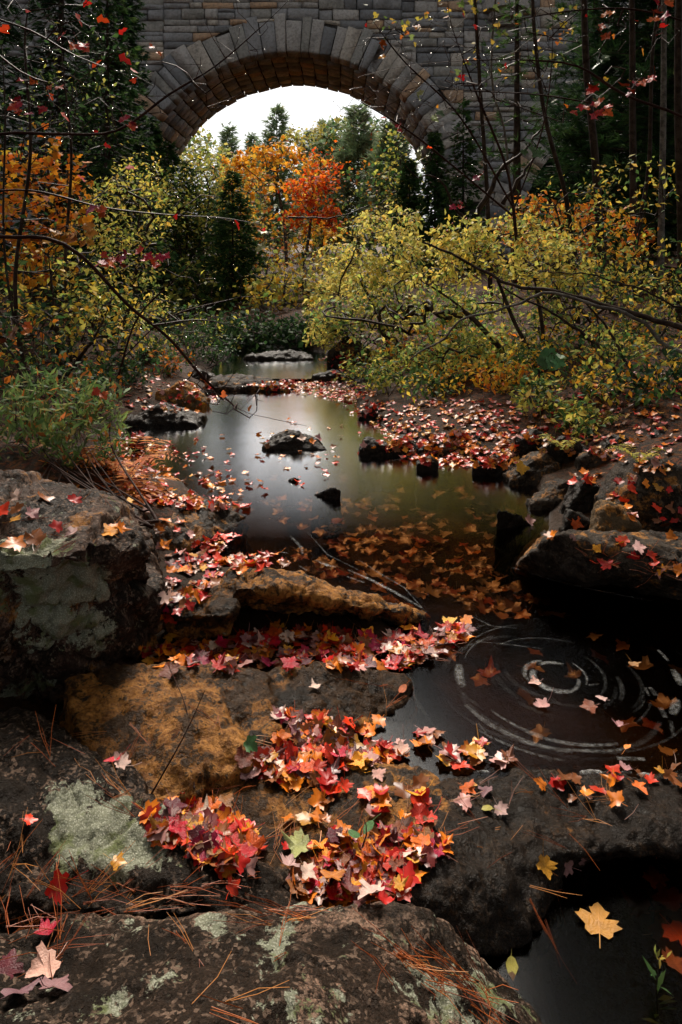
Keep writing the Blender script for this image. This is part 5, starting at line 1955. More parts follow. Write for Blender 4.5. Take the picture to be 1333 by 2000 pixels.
sprays = [
    (240, 508, 6.2, 45, 20, 12, .085, 'red maple leaves hanging above the left bank', ('scarlet', 'crimson')), (308, 512, 6.4, 24, 12, 6, .08, 'small scarlet leaf cluster right of the larger red one', ('scarlet',)),
    (260, 248, 5.4, 14, 10, 3, .075, 'red leaves on the long bare branch', ('crimson',)), (192, 408, 5.6, 16, 14, 4, .08, 'crimson leaves left of the yellow-green shrub', ('crimson',)),
    (45, 208, 5, 28, 16, 7, .07, 'red leaf cluster near the upper left edge', ('scarlet', 'crimson')), (168, 98, 5, 12, 8, 3, .07, 'red leaves high in the upper left', ('scarlet',)),
    (130, 80, 5, 10, 8, 2, .07, 'two red leaves at the top left', ('scarlet',)), (303, 95, 5.6, 14, 6, 3, .06, 'red leaves in front of the bridge stones at left', ('scarlet',)), (57, 163, 5, 8, 8, 2, .06, 'two scarlet leaves above the left edge cluster', ('scarlet',)),
    (100, 165, 5, 12, 6, 2, .06, 'pair of red leaves left of the dark cedar', ('crimson',)), (20, 640, 4.6, 28, 25, 8, .075, 'rusty orange leaves at the left edge above the low shrub', ('orange', 'rust brown')),
    (130, 465, 7.0, 60, 30, 14, .12, 'bright yellow maple leaves on the left', ('golden yellow',)), (195, 770, 4.2, 10, 8, 2, .05, 'two red leaves in the low shrub', ('crimson',)),
    (1165, 212, 6.2, 40, 14, 9, .085, 'scarlet maple leaves high on the right', ('scarlet', 'crimson')), (1145, 180, 6, 10, 8, 3, .08, 'red leaves above the scarlet spray at right', ('scarlet',)), (1250, 165, 5.4, 30, 16, 7, .075, 'red leaves at the upper right edge', ('scarlet', 'crimson')),
    (1190, 55, 5.4, 20, 16, 5, .07, 'orange-red leaves in the upper right corner', ('orange', 'scarlet')), (1300, 20, 5.2, 30, 20, 5, .075, 'red leaves in the far top right corner', ('scarlet',)),
    (755, 97, 7, 10, 8, 3, .065, 'orange leaves in front of the bridge right of the arch', ('orange',)), (815, 48, 7, 8, 6, 2, .07, 'orange leaf pair on the thin twigs over the bridge', ('orange',)),
    (940, 342, 7.2, 8, 6, 2, .09, 'red leaf beside the dark forked limb', ('crimson',)), (783, 248, 7, 8, 8, 3, .07, 'red leaves at the right edge of the arch', ('scarlet',)), (895, 398, 7.4, 12, 6, 3, .08, 'red leaves on top of the yellow bush', ('crimson', 'scarlet')),
    (510, 465, 7.0, 10, 24, 3, .09, 'pale green leaves hanging in front of the arch trees', ('pale green',)), (962, 35, 6.2, 14, 8, 2, .09, 'green leaf before the bridge at top right', ('deep green',)), (1180, 120, 5.6, 24, 14, 4, .085, 'green leaves in the upper right shade', ('deep green',)),
    (1078, 700, 6.4, 26, 14, 5, .13, 'broad green leaves under the right bush', ('deep green',)), (1040, 290, 6.8, 20, 14, 4, .1, 'green leaves by the dark forked limb', ('deep green',)), (850, 228, 7, 16, 10, 3, .1, 'pale green leaves beside the arch on the right', ('pale green', 'deep green')),
    (815, 190, 7, 10, 6, 2, .09, 'yellow-green leaves over the right arch stones', ('pale green',)), (820, 300, 7, 14, 16, 4, .09, 'pale green leaves at the right arch springing', ('pale green',)),
]
for (u, v, Y, ru, rv, n_, s_, lab, mats) in sprays:
    leaf_spray('leaf_spray', lab, u, v, Y, ru, rv, n_, s_, None, mats=mats)

# ---- right side
b = onground(1060, 800, 8.0)
plant('winterberry_bush', 'large yellow-green bush with red berries arching over the pool on the right', 'shrub', b,
      [[b, S(1000, 700, 8.1), S(900, 600, 8.2), S(780, 520, 8.3)], [b, S(1010, 640, 8.2), S(950, 500, 8.4), S(880, 430, 8.5)], [b, S(960, 740, 7.9), S(820, 680, 7.9), S(700, 660, 7.9)], [b, S(900, 690, 8.0), S(760, 610, 8.1), S(660, 590, 8.2)], [b, S(1060, 640, 8.1), S(1040, 520, 8.2)]],
      [(u, v, rnd.uniform(9.2, 10.8) if u < 820 else rnd.uniform(7.8, 9.2), rnd.uniform(30, 62), rnd.uniform(22, 42), rnd.uniform(.2, .4), rnd.randrange(22, 50)) for u, v in sample([(630, 570), (670, 480), (740, 415), (880, 395), (1000, 440), (1110, 490), (1110, 640), (1020, 760), (850, 785), (700, 775), (640, 700), (610, 620)], 72)],
      T_BUSH, .074, lambda p: np.where((p[:, 2] > 1.35)[:, None] | (rng.random(len(p)) < .35)[:, None], pick_cols(len(p), [((0.66, 0.52, 0.11), 5), ((0.48, 0.44, 0.10), 4), ((0.24, 0.31, 0.08), 2), ((.68, .44, .06), 1)]), pick_cols(len(p), [((0.20, 0.29, 0.08), 4), ((0.13, 0.22, 0.06), 3), ((0.46, 0.42, 0.1), 2)])),
      per=5, step=.13, rmin=.003, rpow=.42, spread=.055, maxcnt=2, rmax=.035, drops=40, berries=240)
b = onground(760, 700, 11.4)
plant('winterberry_bush', 'bright yellow far end of the large bush leaning over the stream', 'shrub', b, [[b, S(740, 620, 11.4), S(690, 520, 11.5)], [b, S(700, 650, 11.3), S(640, 590, 11.4)]],
      [(u, v, rnd.uniform(10.8, 12.2), rnd.uniform(30, 52), rnd.uniform(22, 38), rnd.uniform(.2, .4), rnd.randrange(26, 46)) for u, v in sample([(615, 565), (650, 490), (730, 425), (800, 420), (790, 640), (650, 680), (610, 620)], 26)],
      T_BUSH, .088, [((0.70, 0.56, 0.13), 5), ((0.55, 0.48, 0.12), 4), ((0.28, 0.34, 0.09), 2)], per=5, step=.15, rmin=.003, rpow=.42, spread=.06, maxcnt=2, rmax=.03, berries=90)
b = onground(1250, 760, 8.2)
plant('winterberry_bush', 'yellow-green right wing of the large bush behind the arching stems', 'shrub', b, [[b, S(1200, 680, 8.2), S(1130, 600, 8.3)], [b, S(1290, 660, 8.3), S(1320, 580, 8.4)]],
      [(u, v, rnd.uniform(7.4, 9.2), rnd.uniform(35, 60), rnd.uniform(24, 40), rnd.uniform(.2, .4), rnd.randrange(16, 34)) for u, v in sample([(1020, 560), (1120, 500), (1333, 520), (1340, 740), (1180, 760), (1050, 720)], 26)],
      T_BUSH, .066, YG + YEL[:2] + MDG, per=4, step=.14, rmin=.003, rpow=.42, spread=.05, maxcnt=2, rmax=.025, drops=60)
# arching stems
stems = [
    ([S(1500, 700, 6.2), S(1333, 642, 6.4), S(1200, 600, 6.6), S(1100, 572, 6.8), S(1000, 556, 7.0), S(900, 505, 7.2), S(830, 470, 7.3)], .04, 'thick dark stem arching in from the right edge'),
    ([S(1500, 720, 6.0), S(1333, 690, 6.3), S(1240, 620, 6.5), S(1130, 585, 6.6), S(1060, 572, 6.7), S(990, 600, 6.8), S(900, 625, 6.9), S(870, 660, 7.0), S(800, 700, 7.1)], .028, 'pale lichened stem bending down to the pool from the right'),
    ([S(1290, 880, 5.9), S(1240, 800, 6.2), S(1190, 710, 6.5), S(1150, 660, 6.7), S(1060, 600, 6.9), S(980, 560, 7.1)], .028, 'dark leaning stem rooted behind the right bank rocks'),
    ([S(1300, 860, 6.0), S(1270, 790, 6.2), S(1240, 730, 6.4), S(1190, 650, 6.6), S(1120, 560, 6.9)], .024, 'second dark leaning stem near the right edge'),
    ([S(1260, 870, 6.2), S(1190, 820, 6.4), S(1110, 775, 6.6), S(1070, 750, 6.8)], .02, 'fallen dark stick low on the right bank'),
    ([S(1333, 600, 7.4), S(1240, 560, 7.5), S(1130, 535, 7.6), S(1000, 530, 7.8)], .018, 'thin stem running level into the right bush'),
    ([S(930, 420, 9), S(955, 380, 9), S(975, 335, 9), S(1010, 305, 9.1), S(1035, 280, 9.1), S(1060, 250, 9.2)], .04, 'dark forked limb rising in front of the bridge pier'),
    ([S(980, 400, 9), S(1010, 360, 9), S(1035, 320, 9), S(1055, 300, 9.1)], .034, 'short leaning limb beside the dark forked one'),
    ([S(910, 430, 9), S(885, 395, 9), S(868, 365, 9), S(850, 342, 9), S(815, 345, 9), S(790, 320, 9)], .022, 'crooked dark limb over the yellow bush'),
    ([S(560, 425, 7.5), S(620, 428, 7.6), S(680, 420, 7.7), S(740, 395, 7.8), S(760, 390, 7.8)], .012, 'curved thin branch below the arch at centre right'),
]
for pts, r0, lab in stems:
    if pts[0].x > 3.4 and pts[0].z > .6:           # rooted on the bank beyond the frame
        q = pts[0]
        gx, gy = q.x + .9, q.y - .1
        pts = [Vector((gx, gy, gz(gx, gy) - .05)), Vector((q.x + .5, q.y - .05, (gz(gx, gy) + q.z) / 2 + .1))] + pts
    tp = resample(pts, .1)
    tp = tp + .012 * rng.normal(size=tp.shape)
    b = tp[0]
    o = link('woody_stem', tubes_mesh('woody_stem', [(tp - b, np.linspace(r0, r0 * .3, len(tp)), 8)], M_BARK if 'pale' not in lab else M_BARKG))
    o.location = b
    tag(o, lab, 'branch')
# bare twiggy shrub in front of the bridge
branch('bare_shrub', 'leafless reddish shrub with fanned wet twigs before the bridge', [[S(1010, 470, 8.6), S(990, 330, 8.5), S(930, 180, 8.4), S(880, 40, 8.3), S(870, -60, 8.3)], [S(1000, 420, 8.6), S(880, 320, 8.4), S(790, 250, 8.2), S(690, 190, 8)], [S(1000, 420, 8.6), S(1060, 250, 8.5), S(1080, 80, 8.4), S(1070, -60, 8.4)], [S(1000, 400, 8.5), S(900, 230, 8.3), S(790, 120, 8.2), S(720, 30, 8.1)]],
       None, 0, 0, 0, .022, ORG + RED, 420, .03, size=.07, lobes=[(850, 130, 8.3, 190, 140, .7, 170), (760, 220, 8.1, 120, 70, .5, 80), (1000, 130, 8.4, 130, 130, .6, 110), (900, 300, 8.4, 110, 70, .5, 60)], cat='shrub', rmin=.0028)
branch('bare_branch', 'long dark bough coming in from the upper right', [[S(1450, 300, 5.4), S(1333, 228, 5.6), S(1220, 185, 5.8), S(1130, 130, 6), S(1040, 118, 6.2), S(930, 118, 6.4), S(800, 128, 6.6), S(700, 150, 6.8)], [S(1130, 130, 6), S(1090, 105, 6), S(1050, 90, 6.1)]],
       [(1150, 160, 130, 60, 26), (950, 120, 140, 60, 26), (1230, 110, 100, 80, 20)], 6.1, 0, .4, .03, ORG, 120, .08, size=.06)
branch('bare_branch', 'thin bough crossing in front of the bridge pier at right', [[S(1400, 60, 5.6), S(1250, 20, 5.7), S(1130, 20, 5.8), S(1000, 40, 6), S(900, 60, 6.1)]], [(1100, 40, 150, 60, 34), (1250, 60, 90, 60, 16)], 5.8, 0, .4, .016, RED, 90, .1, size=.06)
branch('bare_branch', 'bare branch with small twigs level across the right bridge stones', [[S(1150, 200, 7.4), S(1050, 185, 7.5), S(900, 175, 7.6), S(780, 155, 7.7)], [S(1100, 240, 7.4), S(960, 190, 7.5)]], [(950, 190, 150, 50, 40)], 7.5, 0, .35, .01, RED, 90, .06, size=.06)

# trunks of the wood on the right
for (pts, r0, lab, bk) in (
        ([(1200, 720, 11.5), (1178, 520, 11.5), (1162, 300, 11.4), (1145, 120, 11.3), (1140, -120, 11.2)], .075, 'dark straight trunk nearest the bush on the right', M_BARK),
        ([(1240, 720, 13.5), (1238, 480, 13.5), (1236, 250, 13.4), (1230, -100, 13.3)], .08, 'dark trunk in the middle of the right wood', M_BARK),
        ([(1290, 720, 12.5), (1291, 480, 12.5), (1296, 200, 12.4), (1297, -100, 12.3)], .065, 'pale grey trunk near the right edge', M_BARKG),
        ([(1240, 700, 12.8), (1248, 450, 12.8), (1268, 320, 12.8), (1275, 100, 12.7), (1300, -100, 12.6)], .045, 'leaning slim trunk between the dark and the pale trunk', M_BARK),
        ([(1130, 700, 10.5), (1122, 520, 10.5), (1105, 380, 10.4), (1060, 200, 10.3), (1040, -80, 10.2)], .04, 'slim dark trunk bending left over the bush', M_BARK),
        ([(960, 560, 12.5), (953, 400, 12.5), (940, 200, 12.4), (928, 0, 12.3), (925, -100, 12.3)], .045, 'thin straight stem in front of the bridge pier', M_BARK),
        ([(1000, 560, 13.5), (998, 400, 13.5), (985, 250, 13.4), (960, 140, 13.3)], .03, 'slender grey stem right of the straight one', M_BARKG),
        ([(1330, 720, 9.5), (1332, 450, 9.5), (1325, 200, 9.4), (1330, -80, 9.3)], .07, 'black trunk at the right edge', M_BARK)):
    pp = [S(*q) for q in pts]
    pp[0] = Vector((pp[0].x, pp[0].y, gz(pp[0].x, pp[0].y) - .05))
    top = pp[-1]
    up_ = top + Vector((rnd.uniform(-.3, .3), rnd.uniform(-.3, .3), 3.0))
    q = np.array(tuple(top))
    m = mpp(top)
    tgt = q + rng.normal(0, 1, (34, 3)) * np.array([.9, .9, .9]) + np.array([0, 0, 1.2])
    root = empty('slender_tree', pp[0], lab, 'tree', None)
    pos, par, cnt, fx = grow([pp + [up_]], tgt, .3)
    rad0 = np.array([r0 * (1 - .55 * i / len(pos)) for i in range(len(pos))])
    tp = resample(pp + [up_], .3) - np.array(tuple(pp[0]))
    tubes = [(tp, np.linspace(r0, r0 * .45, len(tp)), 9)]
    tb, _ = skeleton_tubes(pos - np.array(tuple(pp[0])), par, cnt, .006, .35, r0 * .4, 5)
    link('trunk', tubes_mesh('trunk', tubes + tb[1:], bk), root)
    V, Fa, c_ = add_leaves(pos, np.where(fx, 99, cnt), par, 5, T_MAPLES, .11, [((0.10, 0.15, 0.04), 3), ((.4, .3, .05), 2), ((.45, .15, .03), 1)], .12, 2)
    link('crown', mesh_np('crown', V - np.array(tuple(pp[0])), Fa, M_LEAF, c_), root)

b = onground(1120, 700, 10)
plant('leafy_shrub', 'yellow-leaved thicket between the trunks of the right wood', 'shrub', b, [[b, S(1120, 560, 10), S(1090, 420, 10)], [b, S(1220, 560, 10), S(1260, 400, 10.2)], [b, S(1050, 560, 10), S(1020, 460, 10)]],
      [(1100, 420, 10, 110, 70, .9, 120), (1240, 380, 10.2, 110, 90, .9, 110), (1060, 490, 10, 110, 60, .8, 130), (1240, 520, 9.8, 110, 70, .9, 120)], T_BUSH, .08, YG + YEL + MDG, per=3, step=.17, rmin=.003, spread=.05, maxcnt=2, rmax=.03, drops=60)
b = onground(1090, 560, 13)
plant('leafy_shrub', 'deep orange undergrowth behind the bush on the right', 'shrub', b, [[b, S(1090, 480, 13), S(1080, 420, 13)], [b, S(1180, 470, 13), S(1200, 420, 13)]],
      [(1080, 440, 13, 110, 60, .9, 140), (1180, 470, 13, 90, 60, .9, 90)], T_QUAD, .11, ORG + RUST, per=5, step=.2, rmin=.004, spread=.08, maxcnt=2, rmax=.03)
b = onground(1180, 800, 7.4)
plant('leafy_shrub', 'low yellow and green undergrowth on the right bank', 'shrub', b, [[b, S(1180, 740, 7.4), S(1130, 690, 7.4)], [b, S(1280, 740, 7.4), S(1310, 690, 7.4)], [b, S(1080, 770, 7.2), S(1020, 740, 7.2)]],
      [(1100, 730, 7.3, 110, 60, .6, 110), (1260, 720, 7.3, 90, 80, .6, 110), (1030, 770, 7.1, 80, 40, .5, 80), (1240, 800, 6.9, 100, 50, .5, 80)], T_BUSH, .075, [((0.10, 0.19, 0.05), 4), ((.5, .38, .06), 3), ((.5, .2, .03), 2), ((.2, .26, .07), 2)], per=4, step=.12, rmin=.0025, spread=.04, maxcnt=2, rmax=.015)
b = onground(900, 720, 9.4)
plant('leafy_shrub', 'orange-yellow undergrowth glowing beneath the large bush', 'shrub', b, [[b, S(900, 690, 9.4), S(880, 660, 9.4)]], [(890, 670, 9.4, 110, 45, .6, 130), (980, 700, 9.2, 100, 50, .6, 90), (800, 700, 9.4, 70, 30, .4, 60)], T_BUSH, .085, ORG + YEL, per=4, step=.14, rmin=.003, spread=.05, maxcnt=2, rmax=.015)

conifer('pine_tree', 'dark pine filling the upper right behind the trunks', onground(1240, 640, 18), 13, 3.2, DKG + MDG[:1], T_PINE, .36, 60, 9, 34, droop=.1, up=.1, bare=.05)
conifer('pine_tree', 'dark pine at the right edge behind the pale trunk', onground(1400, 640, 16), 13, 3.4, DKG + MDG[:1], T_PINE, .34, 60, 9, 34, droop=.1, up=.1, bare=.05)
conifer('pine_tree', 'dark pine seen under the second arch', onground(1130, 620, 42), 12, 4.5, DKG, T_PINEF, .5, 36, 7, 18, droop=.1, up=.1, bare=.03)
conifer('pine_tree', 'dark pine under the second arch further right', onground(1270, 620, 44), 13, 5, DKG, T_PINEF, .5, 36, 7, 18, droop=.1, up=.1, bare=.03)
conifer('pine_tree', 'dark pine under the second arch beside the pier', onground(1040, 620, 46), 11, 4, DKG, T_PINEF, .5, 36, 7, 18, droop=.1, up=.1, bare=.03)
conifer('cedar_tree', 'small green cedar at the foot of the bridge pier', onground(905, 560, 24), 6.2, 1.1, MDG, T_CEDAR, .22, 45, 7, 12, droop=.3, bare=.02, thin=.2)
conifer('cedar_tree', 'green cedar right of the arch opening', onground(800, 560, 27), 4.6, 1.1, MDG, T_CEDAR, .24, 45, 7, 14, droop=.3, bare=.02)
conifer('cedar_tree', 'green cedar hiding the right springing of the arch', onground(850, 560, 26), 5.4, 1.1, MDG, T_CEDAR, .24, 50, 7, 14, droop=.3, bare=.02)
conifer('pine_tree', 'thin pine boughs hanging before the pier', onground(1010, 600, 16), 9.5, 1.5, MDG, T_PINE, .26, 22, 3, 14, droop=.15, bare=.3, thin=.4)

# low clumps rooted in the leaf litter of the right bank
for (u, v, hpx, wpx, pal, lab) in (
        (760, 775, 60, 70, YG + MDG, 'low leafy clump at the left end of the right bank'), (850, 770, 60, 70, MDG + YEL[:1], 'green clump left of the half-hidden brown boulder'),
        (980, 765, 60, 80, ORG[:2] + YEL, 'orange clump right of the half-hidden brown boulder'), (1060, 800, 70, 80, MDG + YG, 'green clump above the square black rock'),
        (1150, 780, 80, 90, YEL + MDG, 'yellow clump between the leaning stems'), (1240, 800, 80, 80, MDG + DKG + ORG[:1], 'dark green clump behind the leaning stems'),
        (1310, 780, 90, 80, DKG + YEL[:1], 'dim clump at the right edge of the bank'), (1120, 845, 50, 60, MDG + YG, 'small green clump above the flat-topped black rock'),
        (250, 760, 70, 80, MDG + DKG, 'dark green clump below the grey boulder on the left bank'), (330, 735, 50, 70, MDG + RUST, 'rusty green clump beside the grey boulder'), (410, 715, 50, 70, DKG + MDG, 'dark clump at the left of the far stream'),
        (190, 800, 80, 80, DKG + MDG + RUST[:1], 'dim clump between the low shrub and the pool'), (290, 705, 60, 80, MDG + YG[:1], 'green clump in front of the young cedar'), (370, 700, 60, 70, MDG, 'small clump above the flat rock bar'),
        (920, 740, 60, 90, YG + ORG[:1], 'yellow-green clump under the middle of the bush'), (1200, 730, 90, 90, YG + MDG, 'leafy clump high on the right bank'), (1060, 730, 80, 90, MDG + YEL[:2], 'mixed clump behind the fallen stick')):
    h = hit(u, v)
    if h is None or h[0].y > 30:
        continue
    p = h[0]
    Y = p.y
    L = [(u + rnd.uniform(-.4, .4) * wpx, v - hpx * rnd.uniform(.3, .8), Y + rnd.uniform(-.2, .3), wpx * rnd.uniform(.35, .55), hpx * rnd.uniform(.3, .45), .3, 26) for k in range(4)]
    plant('bank_plant', lab, 'plant', p, [[p, S(q[0], q[1], q[2])] for q in L], L, T_BUSH, .06, pal, per=4, step=.1, rmin=.0018, rpow=.4, spread=.035, maxcnt=2, rmax=.008, group='low plants on the banks', trunk_name='stems', crown_name='leaves')

# small plants
root = empty('flower_stalk', P(1290, 2030, -.15), 'small green stalk with a yellow flower head at the lower right corner', 'plant')
st = [np.array([(0, 0, 0), (.0, .02, .08), (.01, .03, .15)])]
link('stem', tubes_mesh('stem', [(st[0], np.array([.002, .0015, .001]), 5)], M_LEAF if False else M_BARK), root)
n_ = 12
pp = np.array([(0, .02 * t + .005, .03 + .10 * t) for t in np.linspace(0, 1, n_)])
V, Fa, c_ = leaves_geo(T_NARROW, pp, rng.normal(0, 1, (n_, 3)) + [0, 0, .6], rng.normal(0, .4, (n_, 3)) + [0, 0, 1], np.full(n_, .045), pick_cols(n_, MDG))
link('leaves', mesh_np('leaves', V, Fa, M_LEAF, c_), root)
pp = np.array([(.01, .03, .15)] * 10) + rng.normal(0, .007, (10, 3))
V, Fa, c_ = leaves_geo(T_NARROW, pp, rng.normal(0, .5, (10, 3)) + [0, 0, 1], rng.normal(0, 1, (10, 3)), np.full(10, .022), pick_cols(10, [((.55, .4, .08), 1), ((.35, .35, .08), 1)]))
link('flower_head', mesh_np('flower_head', V, Fa, M_LEAF, c_), root)
for (u0, v0, u1, v1, z0, z1, lab) in ((285, 1570, 400, 1350, .1, .35, 'thin bare twig leaning up from the leaf drift'), (380, 1540, 330, 1300, .1, .2, 'fine dry stem across the ochre ledge'), (850, 1262, 905, 1275, .01, .015, 'thin curved twig at the tip of the floating drift'),
                                      (690, 1705, 712, 1600, .05, .12, 'fine stem standing in the foreground drift'), (745, 905, 960, 868, .2, .25, 'thin grey stick lying along the right bar')):
    a, c2 = P(u0, v0, z0), P(u1, v1, z1)
    mid = (a + c2) / 2 + Vector((.02, .01, .02))
    tp = resample([a, mid, c2], .03)
    sub = [(tp - np.array(tuple(a)), np.linspace(.0028, .0012, len(tp)), 5)]
    o = link('twig', tubes_mesh('twig', sub, M_TWIG))
    o.location = a
    tag(o, lab, 'twig')

# ---- more undergrowth
UG = 'undergrowth on the banks'
for (u, v, Y, lobes, T, size, pal, per, lab) in (
        (1180, 640, 9.2, [(1150, 600, 9.2, 120, 80, .8, 170), (1280, 600, 9.2, 110, 90, .8, 150)], T_BUSH, .075, MDG + YG + YEL[:1], 5, 'green and yellow thicket behind the arching stems'),
        (1260, 700, 8.4, [(1250, 690, 8.4, 120, 60, .7, 150), (1120, 680, 8.4, 90, 60, .6, 110)], T_BUSH, .07, MDG + DKG + ORG[:2] + YG[:1], 5, 'dim green and orange undergrowth behind the leaning stems'),
        (900, 690, 10.4, [(860, 640, 10.4, 170, 90, .6, 220), (720, 640, 10.6, 90, 80, .6, 120)], T_BUSH, .085, MDG + YG, 5, 'greener foliage at the back of the large right bush'),
        (980, 790, 7.5, [(900, 740, 7.6, 70, 30, .4, 60), (1000, 750, 7.5, 80, 36, .5, 90), (1110, 770, 7.2, 80, 40, .5, 80)], T_BUSH, .065, MDG + ORG[:2] + YEL[:2] + RUST[:1], 5, 'low mixed undergrowth at the foot of the large right bush'),
        (380, 640, 20, [(330, 420, 20, 80, 80, 1.2, 150), (400, 480, 20.5, 90, 90, 1.2, 190), (340, 570, 20, 110, 60, 1.2, 150), (410, 370, 21, 60, 60, 1, 90)], T_BUSH, .13, YG + MDG[:1], 6, 'yellow-green shrub farther back beside the arch opening'),
        (400, 600, 22, [(390, 430, 22, 60, 70, 1.1, 170), (430, 520, 22, 70, 70, 1.1, 170), (350, 380, 22, 40, 50, .9, 70)], T_QUAD, .14, MDG + YG[:3], 7, 'tall green thicket left of the orange maple'),
        (80, 640, 11, [(60, 260, 11, 110, 90, .9, 110), (150, 200, 11.4, 90, 110, .9, 100)], T_BUSH, .08, DKG + MDG + YG[1:3], 4, 'dim green crown above the orange maple at left'),
        (800, 770, 8.3, [(760, 720, 8.4, 90, 40, .4, 100), (880, 700, 8.6, 110, 50, .5, 120), (1010, 700, 8.4, 100, 50, .5, 120)], T_BUSH, .068, YG + MDG[:2], 5, 'low skirt of leaves below the large bush'),
        (40, 760, 6.2, [(30, 700, 6.2, 90, 90, .6, 120), (110, 760, 6.0, 90, 60, .5, 90)], T_BUSH, .065, MDG + DKG + RUST[:1], 5, 'dark undergrowth at the left edge above the low shrub'),
        (1420, 820, 6.6, [(1400, 720, 6.6, 90, 90, .6, 120), (1520, 740, 6.4, 90, 80, .6, 100)], T_BUSH, .07, MDG + YG + ORG[:1], 5, 'leafy shrub reaching in at the right edge of the bank'),
        (200, 720, 8.2, [(190, 690, 8.2, 110, 70, .6, 140), (80, 650, 8.2, 110, 80, .6, 120)], T_BUSH, .07, MDG + YEL[:2] + DKG, 5, 'mixed green and gold undergrowth below the yellow-green shrub'),
        (330, 690, 11.5, [(330, 650, 11.5, 120, 60, .7, 150), (420, 650, 12, 70, 40, .7, 90)], T_BUSH, .085, MDG + DKG + YG[:1], 6, 'shaded green undergrowth behind the grey boulder'),
        (760, 640, 20, [(760, 560, 20, 110, 110, 1.2, 200), (660, 610, 20, 60, 50, 1, 90)], T_QUAD, .16, MDG + YG, 7, 'green shrubs right of the far stream'),
        (400, 660, 19, [(400, 590, 19, 90, 90, 1.2, 170)], T_QUAD, .16, MDG + YG[:2], 7, 'leafy shrub behind the young cedar'),
        (1180, 560, 15, [(1130, 520, 15, 140, 90, 1.2, 170), (1290, 500, 15, 120, 130, 1.2, 170)], T_QUAD, .14, DKG + MDG + YEL[:1], 6, 'dark leafy undergrowth between the right trunks'),
        (100, 640, 12.5, [(100, 560, 12.5, 130, 110, 1, 200)], T_QUAD, .12, DKG + MDG + YEL[:1], 6, 'dark leafy mass behind the orange maple at left')):
    b = onground(u, v, Y)
    tr_ = [[b, (b + S(L[0], L[1], L[2])) / 2 + Vector((.05, 0, 0)), S(L[0], L[1], L[2])] for L in lobes]
    plant('undergrowth_shrub', lab, 'shrub', b, tr_, lobes, T, size, pal, per=per, step=.18 if Y < 14 else .35, rmin=.003 if Y < 14 else .006, spread=.06 if Y < 14 else .14, maxcnt=2, rmax=.02, group=UG)
for (u, Y, hh, rr, lab) in ((1100, 48, 15, 5, 'dark pine deep under the second arch'), (1200, 50, 16, 5.5, 'dark pine deep under the second arch at centre'), (1320, 48, 16, 5.5, 'dark pine deep under the second arch at right'), (1440, 46, 16, 5.5, 'dark pine at the far side of the second arch')):
    conifer('pine_tree', lab, onground(u, 600, Y), hh, rr, DKG, T_PINEF, .7, 40, 9, 22, droop=.1, up=.1, bare=.02)
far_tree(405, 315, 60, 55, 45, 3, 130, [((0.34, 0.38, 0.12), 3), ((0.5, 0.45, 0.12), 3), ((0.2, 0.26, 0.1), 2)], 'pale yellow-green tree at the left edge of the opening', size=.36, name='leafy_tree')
far_tree(680, 275, 64, 75, 45, 3, 170, HAZE_PINE + YG[:2], 'soft green tree right of the orange maple', size=.42, name='leafy_tree')
far_tree(765, 300, 52, 50, 60, 2.5, 140, HAZE_PINE + REDO[:1], 'soft green tree with red flecks at the right edge of the opening', size=.34, name='leafy_tree')
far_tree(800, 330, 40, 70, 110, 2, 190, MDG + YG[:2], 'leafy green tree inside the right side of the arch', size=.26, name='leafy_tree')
far_tree(700, 300, 58, 100, 70, 3, 200, HAZE_PINE + MDG, 'hazy green tree behind the right pines', size=.4, name='leafy_tree')
far_tree(360, 300, 56, 60, 60, 3, 140, HAZE_PINE + YG, 'hazy green tree low at the left of the arch', size=.36, name='leafy_tree')
far_tree(560, 480, 52, 130, 60, 3, 260, ORG + MDG + YG, 'mixed autumn thicket below the orange maple', size=.34, name='thicket_tree')
far_tree(470, 380, 52, 70, 60, 3, 160, YG + ORG[:2], 'yellow tree behind the green one at the left of the arch', size=.34, name='leafy_tree')

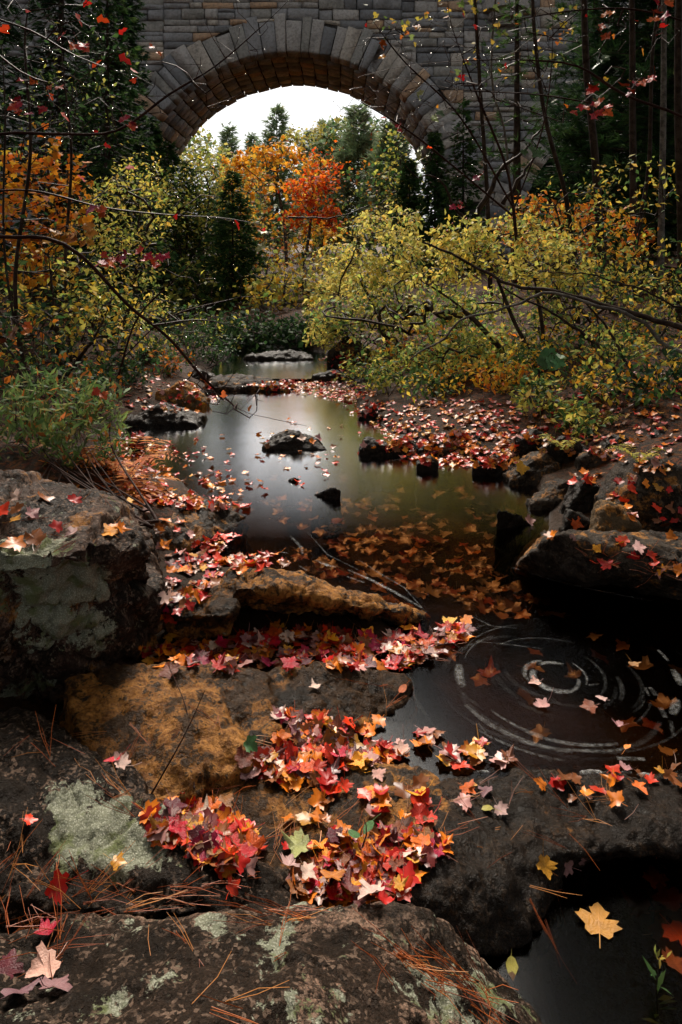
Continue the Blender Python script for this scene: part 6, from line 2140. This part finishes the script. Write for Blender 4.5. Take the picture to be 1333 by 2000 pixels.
# ---- tall unseen trees, added so their crowns shade the stream's sides and foreground
CG = 'unseen trees added for shade'
for i, (x, y, zc, rx, ry, rz, lab) in enumerate((
        (-5.0, -1.0, 7.2, 2.9, 3.0, 2.2, 'unseen shade tree added on the left bank beside the viewer'), (-5.4, 4.0, 8.0, 2.7, 3.0, 2.4, 'unseen shade tree added on the left bank by the flat-topped boulder'), (-5.7, 9.0, 9.6, 3.0, 3.0, 2.6, 'unseen shade tree added on the left bank over the shrubs'),
        (4.6, -0.8, 7.0, 2.9, 3.0, 2.2, 'unseen shade tree added on the right bank beside the viewer'), (4.8, 3.6, 7.6, 2.9, 3.0, 2.4, 'unseen shade tree added on the right bank by the slab boulder'), (3.5, 8.4, 9.4, 3.2, 3.0, 2.5, 'unseen shade tree added on the right bank over the arching stems'),
        (-2.2, -5.0, 6.6, 2.8, 2.6, 2.4, 'unseen shade tree added behind the viewer on the left'), (2.4, -5.2, 6.8, 2.8, 2.6, 2.4, 'unseen shade tree added behind the viewer on the right'), (0.2, -8.5, 7.5, 3.2, 2.8, 3, 'unseen shade tree added downstream behind the viewer'), (-1.8, -2.0, 6.2, 2.3, 2.2, 1.4, 'unseen shade tree added with its crown over the viewer'),
        (2.2, -1.6, 6.4, 2.2, 2.2, 1.4, 'second unseen shade tree added with its crown over the viewer'), (-7.6, 14.5, 12.8, 3.4, 3.2, 3.0, 'unseen shade tree added high above the left cedars'), (7.2, 14.0, 12.8, 3.6, 3.2, 3.0, 'unseen shade tree added high above the right wood'))):
    xb = x + (1.9 if x > 0 else -1.9) if y > 5 else x
    b = Vector((xb, y, gz(xb, y) - .05))
    q = rng.normal(size=(170, 3))
    q = unit(q) * rng.uniform(.2, 1, (170, 1)) ** .4 * np.array([rx, ry, rz]) + np.array([x, y, zc])
    root = empty('added_shade_tree', b, lab, 'tree', CG)
    bb = np.array(tuple(b))
    pos, par, cnt, fx = grow([[b, Vector((xb * .95 + x * .05, y, zc * .55)), Vector((x, y, zc + rz * .4))]], q, .5)
    tb, _ = skeleton_tubes(pos - bb, par, cnt, .012, .5, .16, 7)
    link('trunk', tubes_mesh('trunk', tb, M_BARK), root)
    V, Fa, c_ = add_leaves(pos, cnt, par, 12, T_QUAD, .22, MDG + YG[:2] + ORG[:1], .25, 2)
    link('crown', mesh_np('crown', V - bb, Fa, M_LEAF, c_), root)
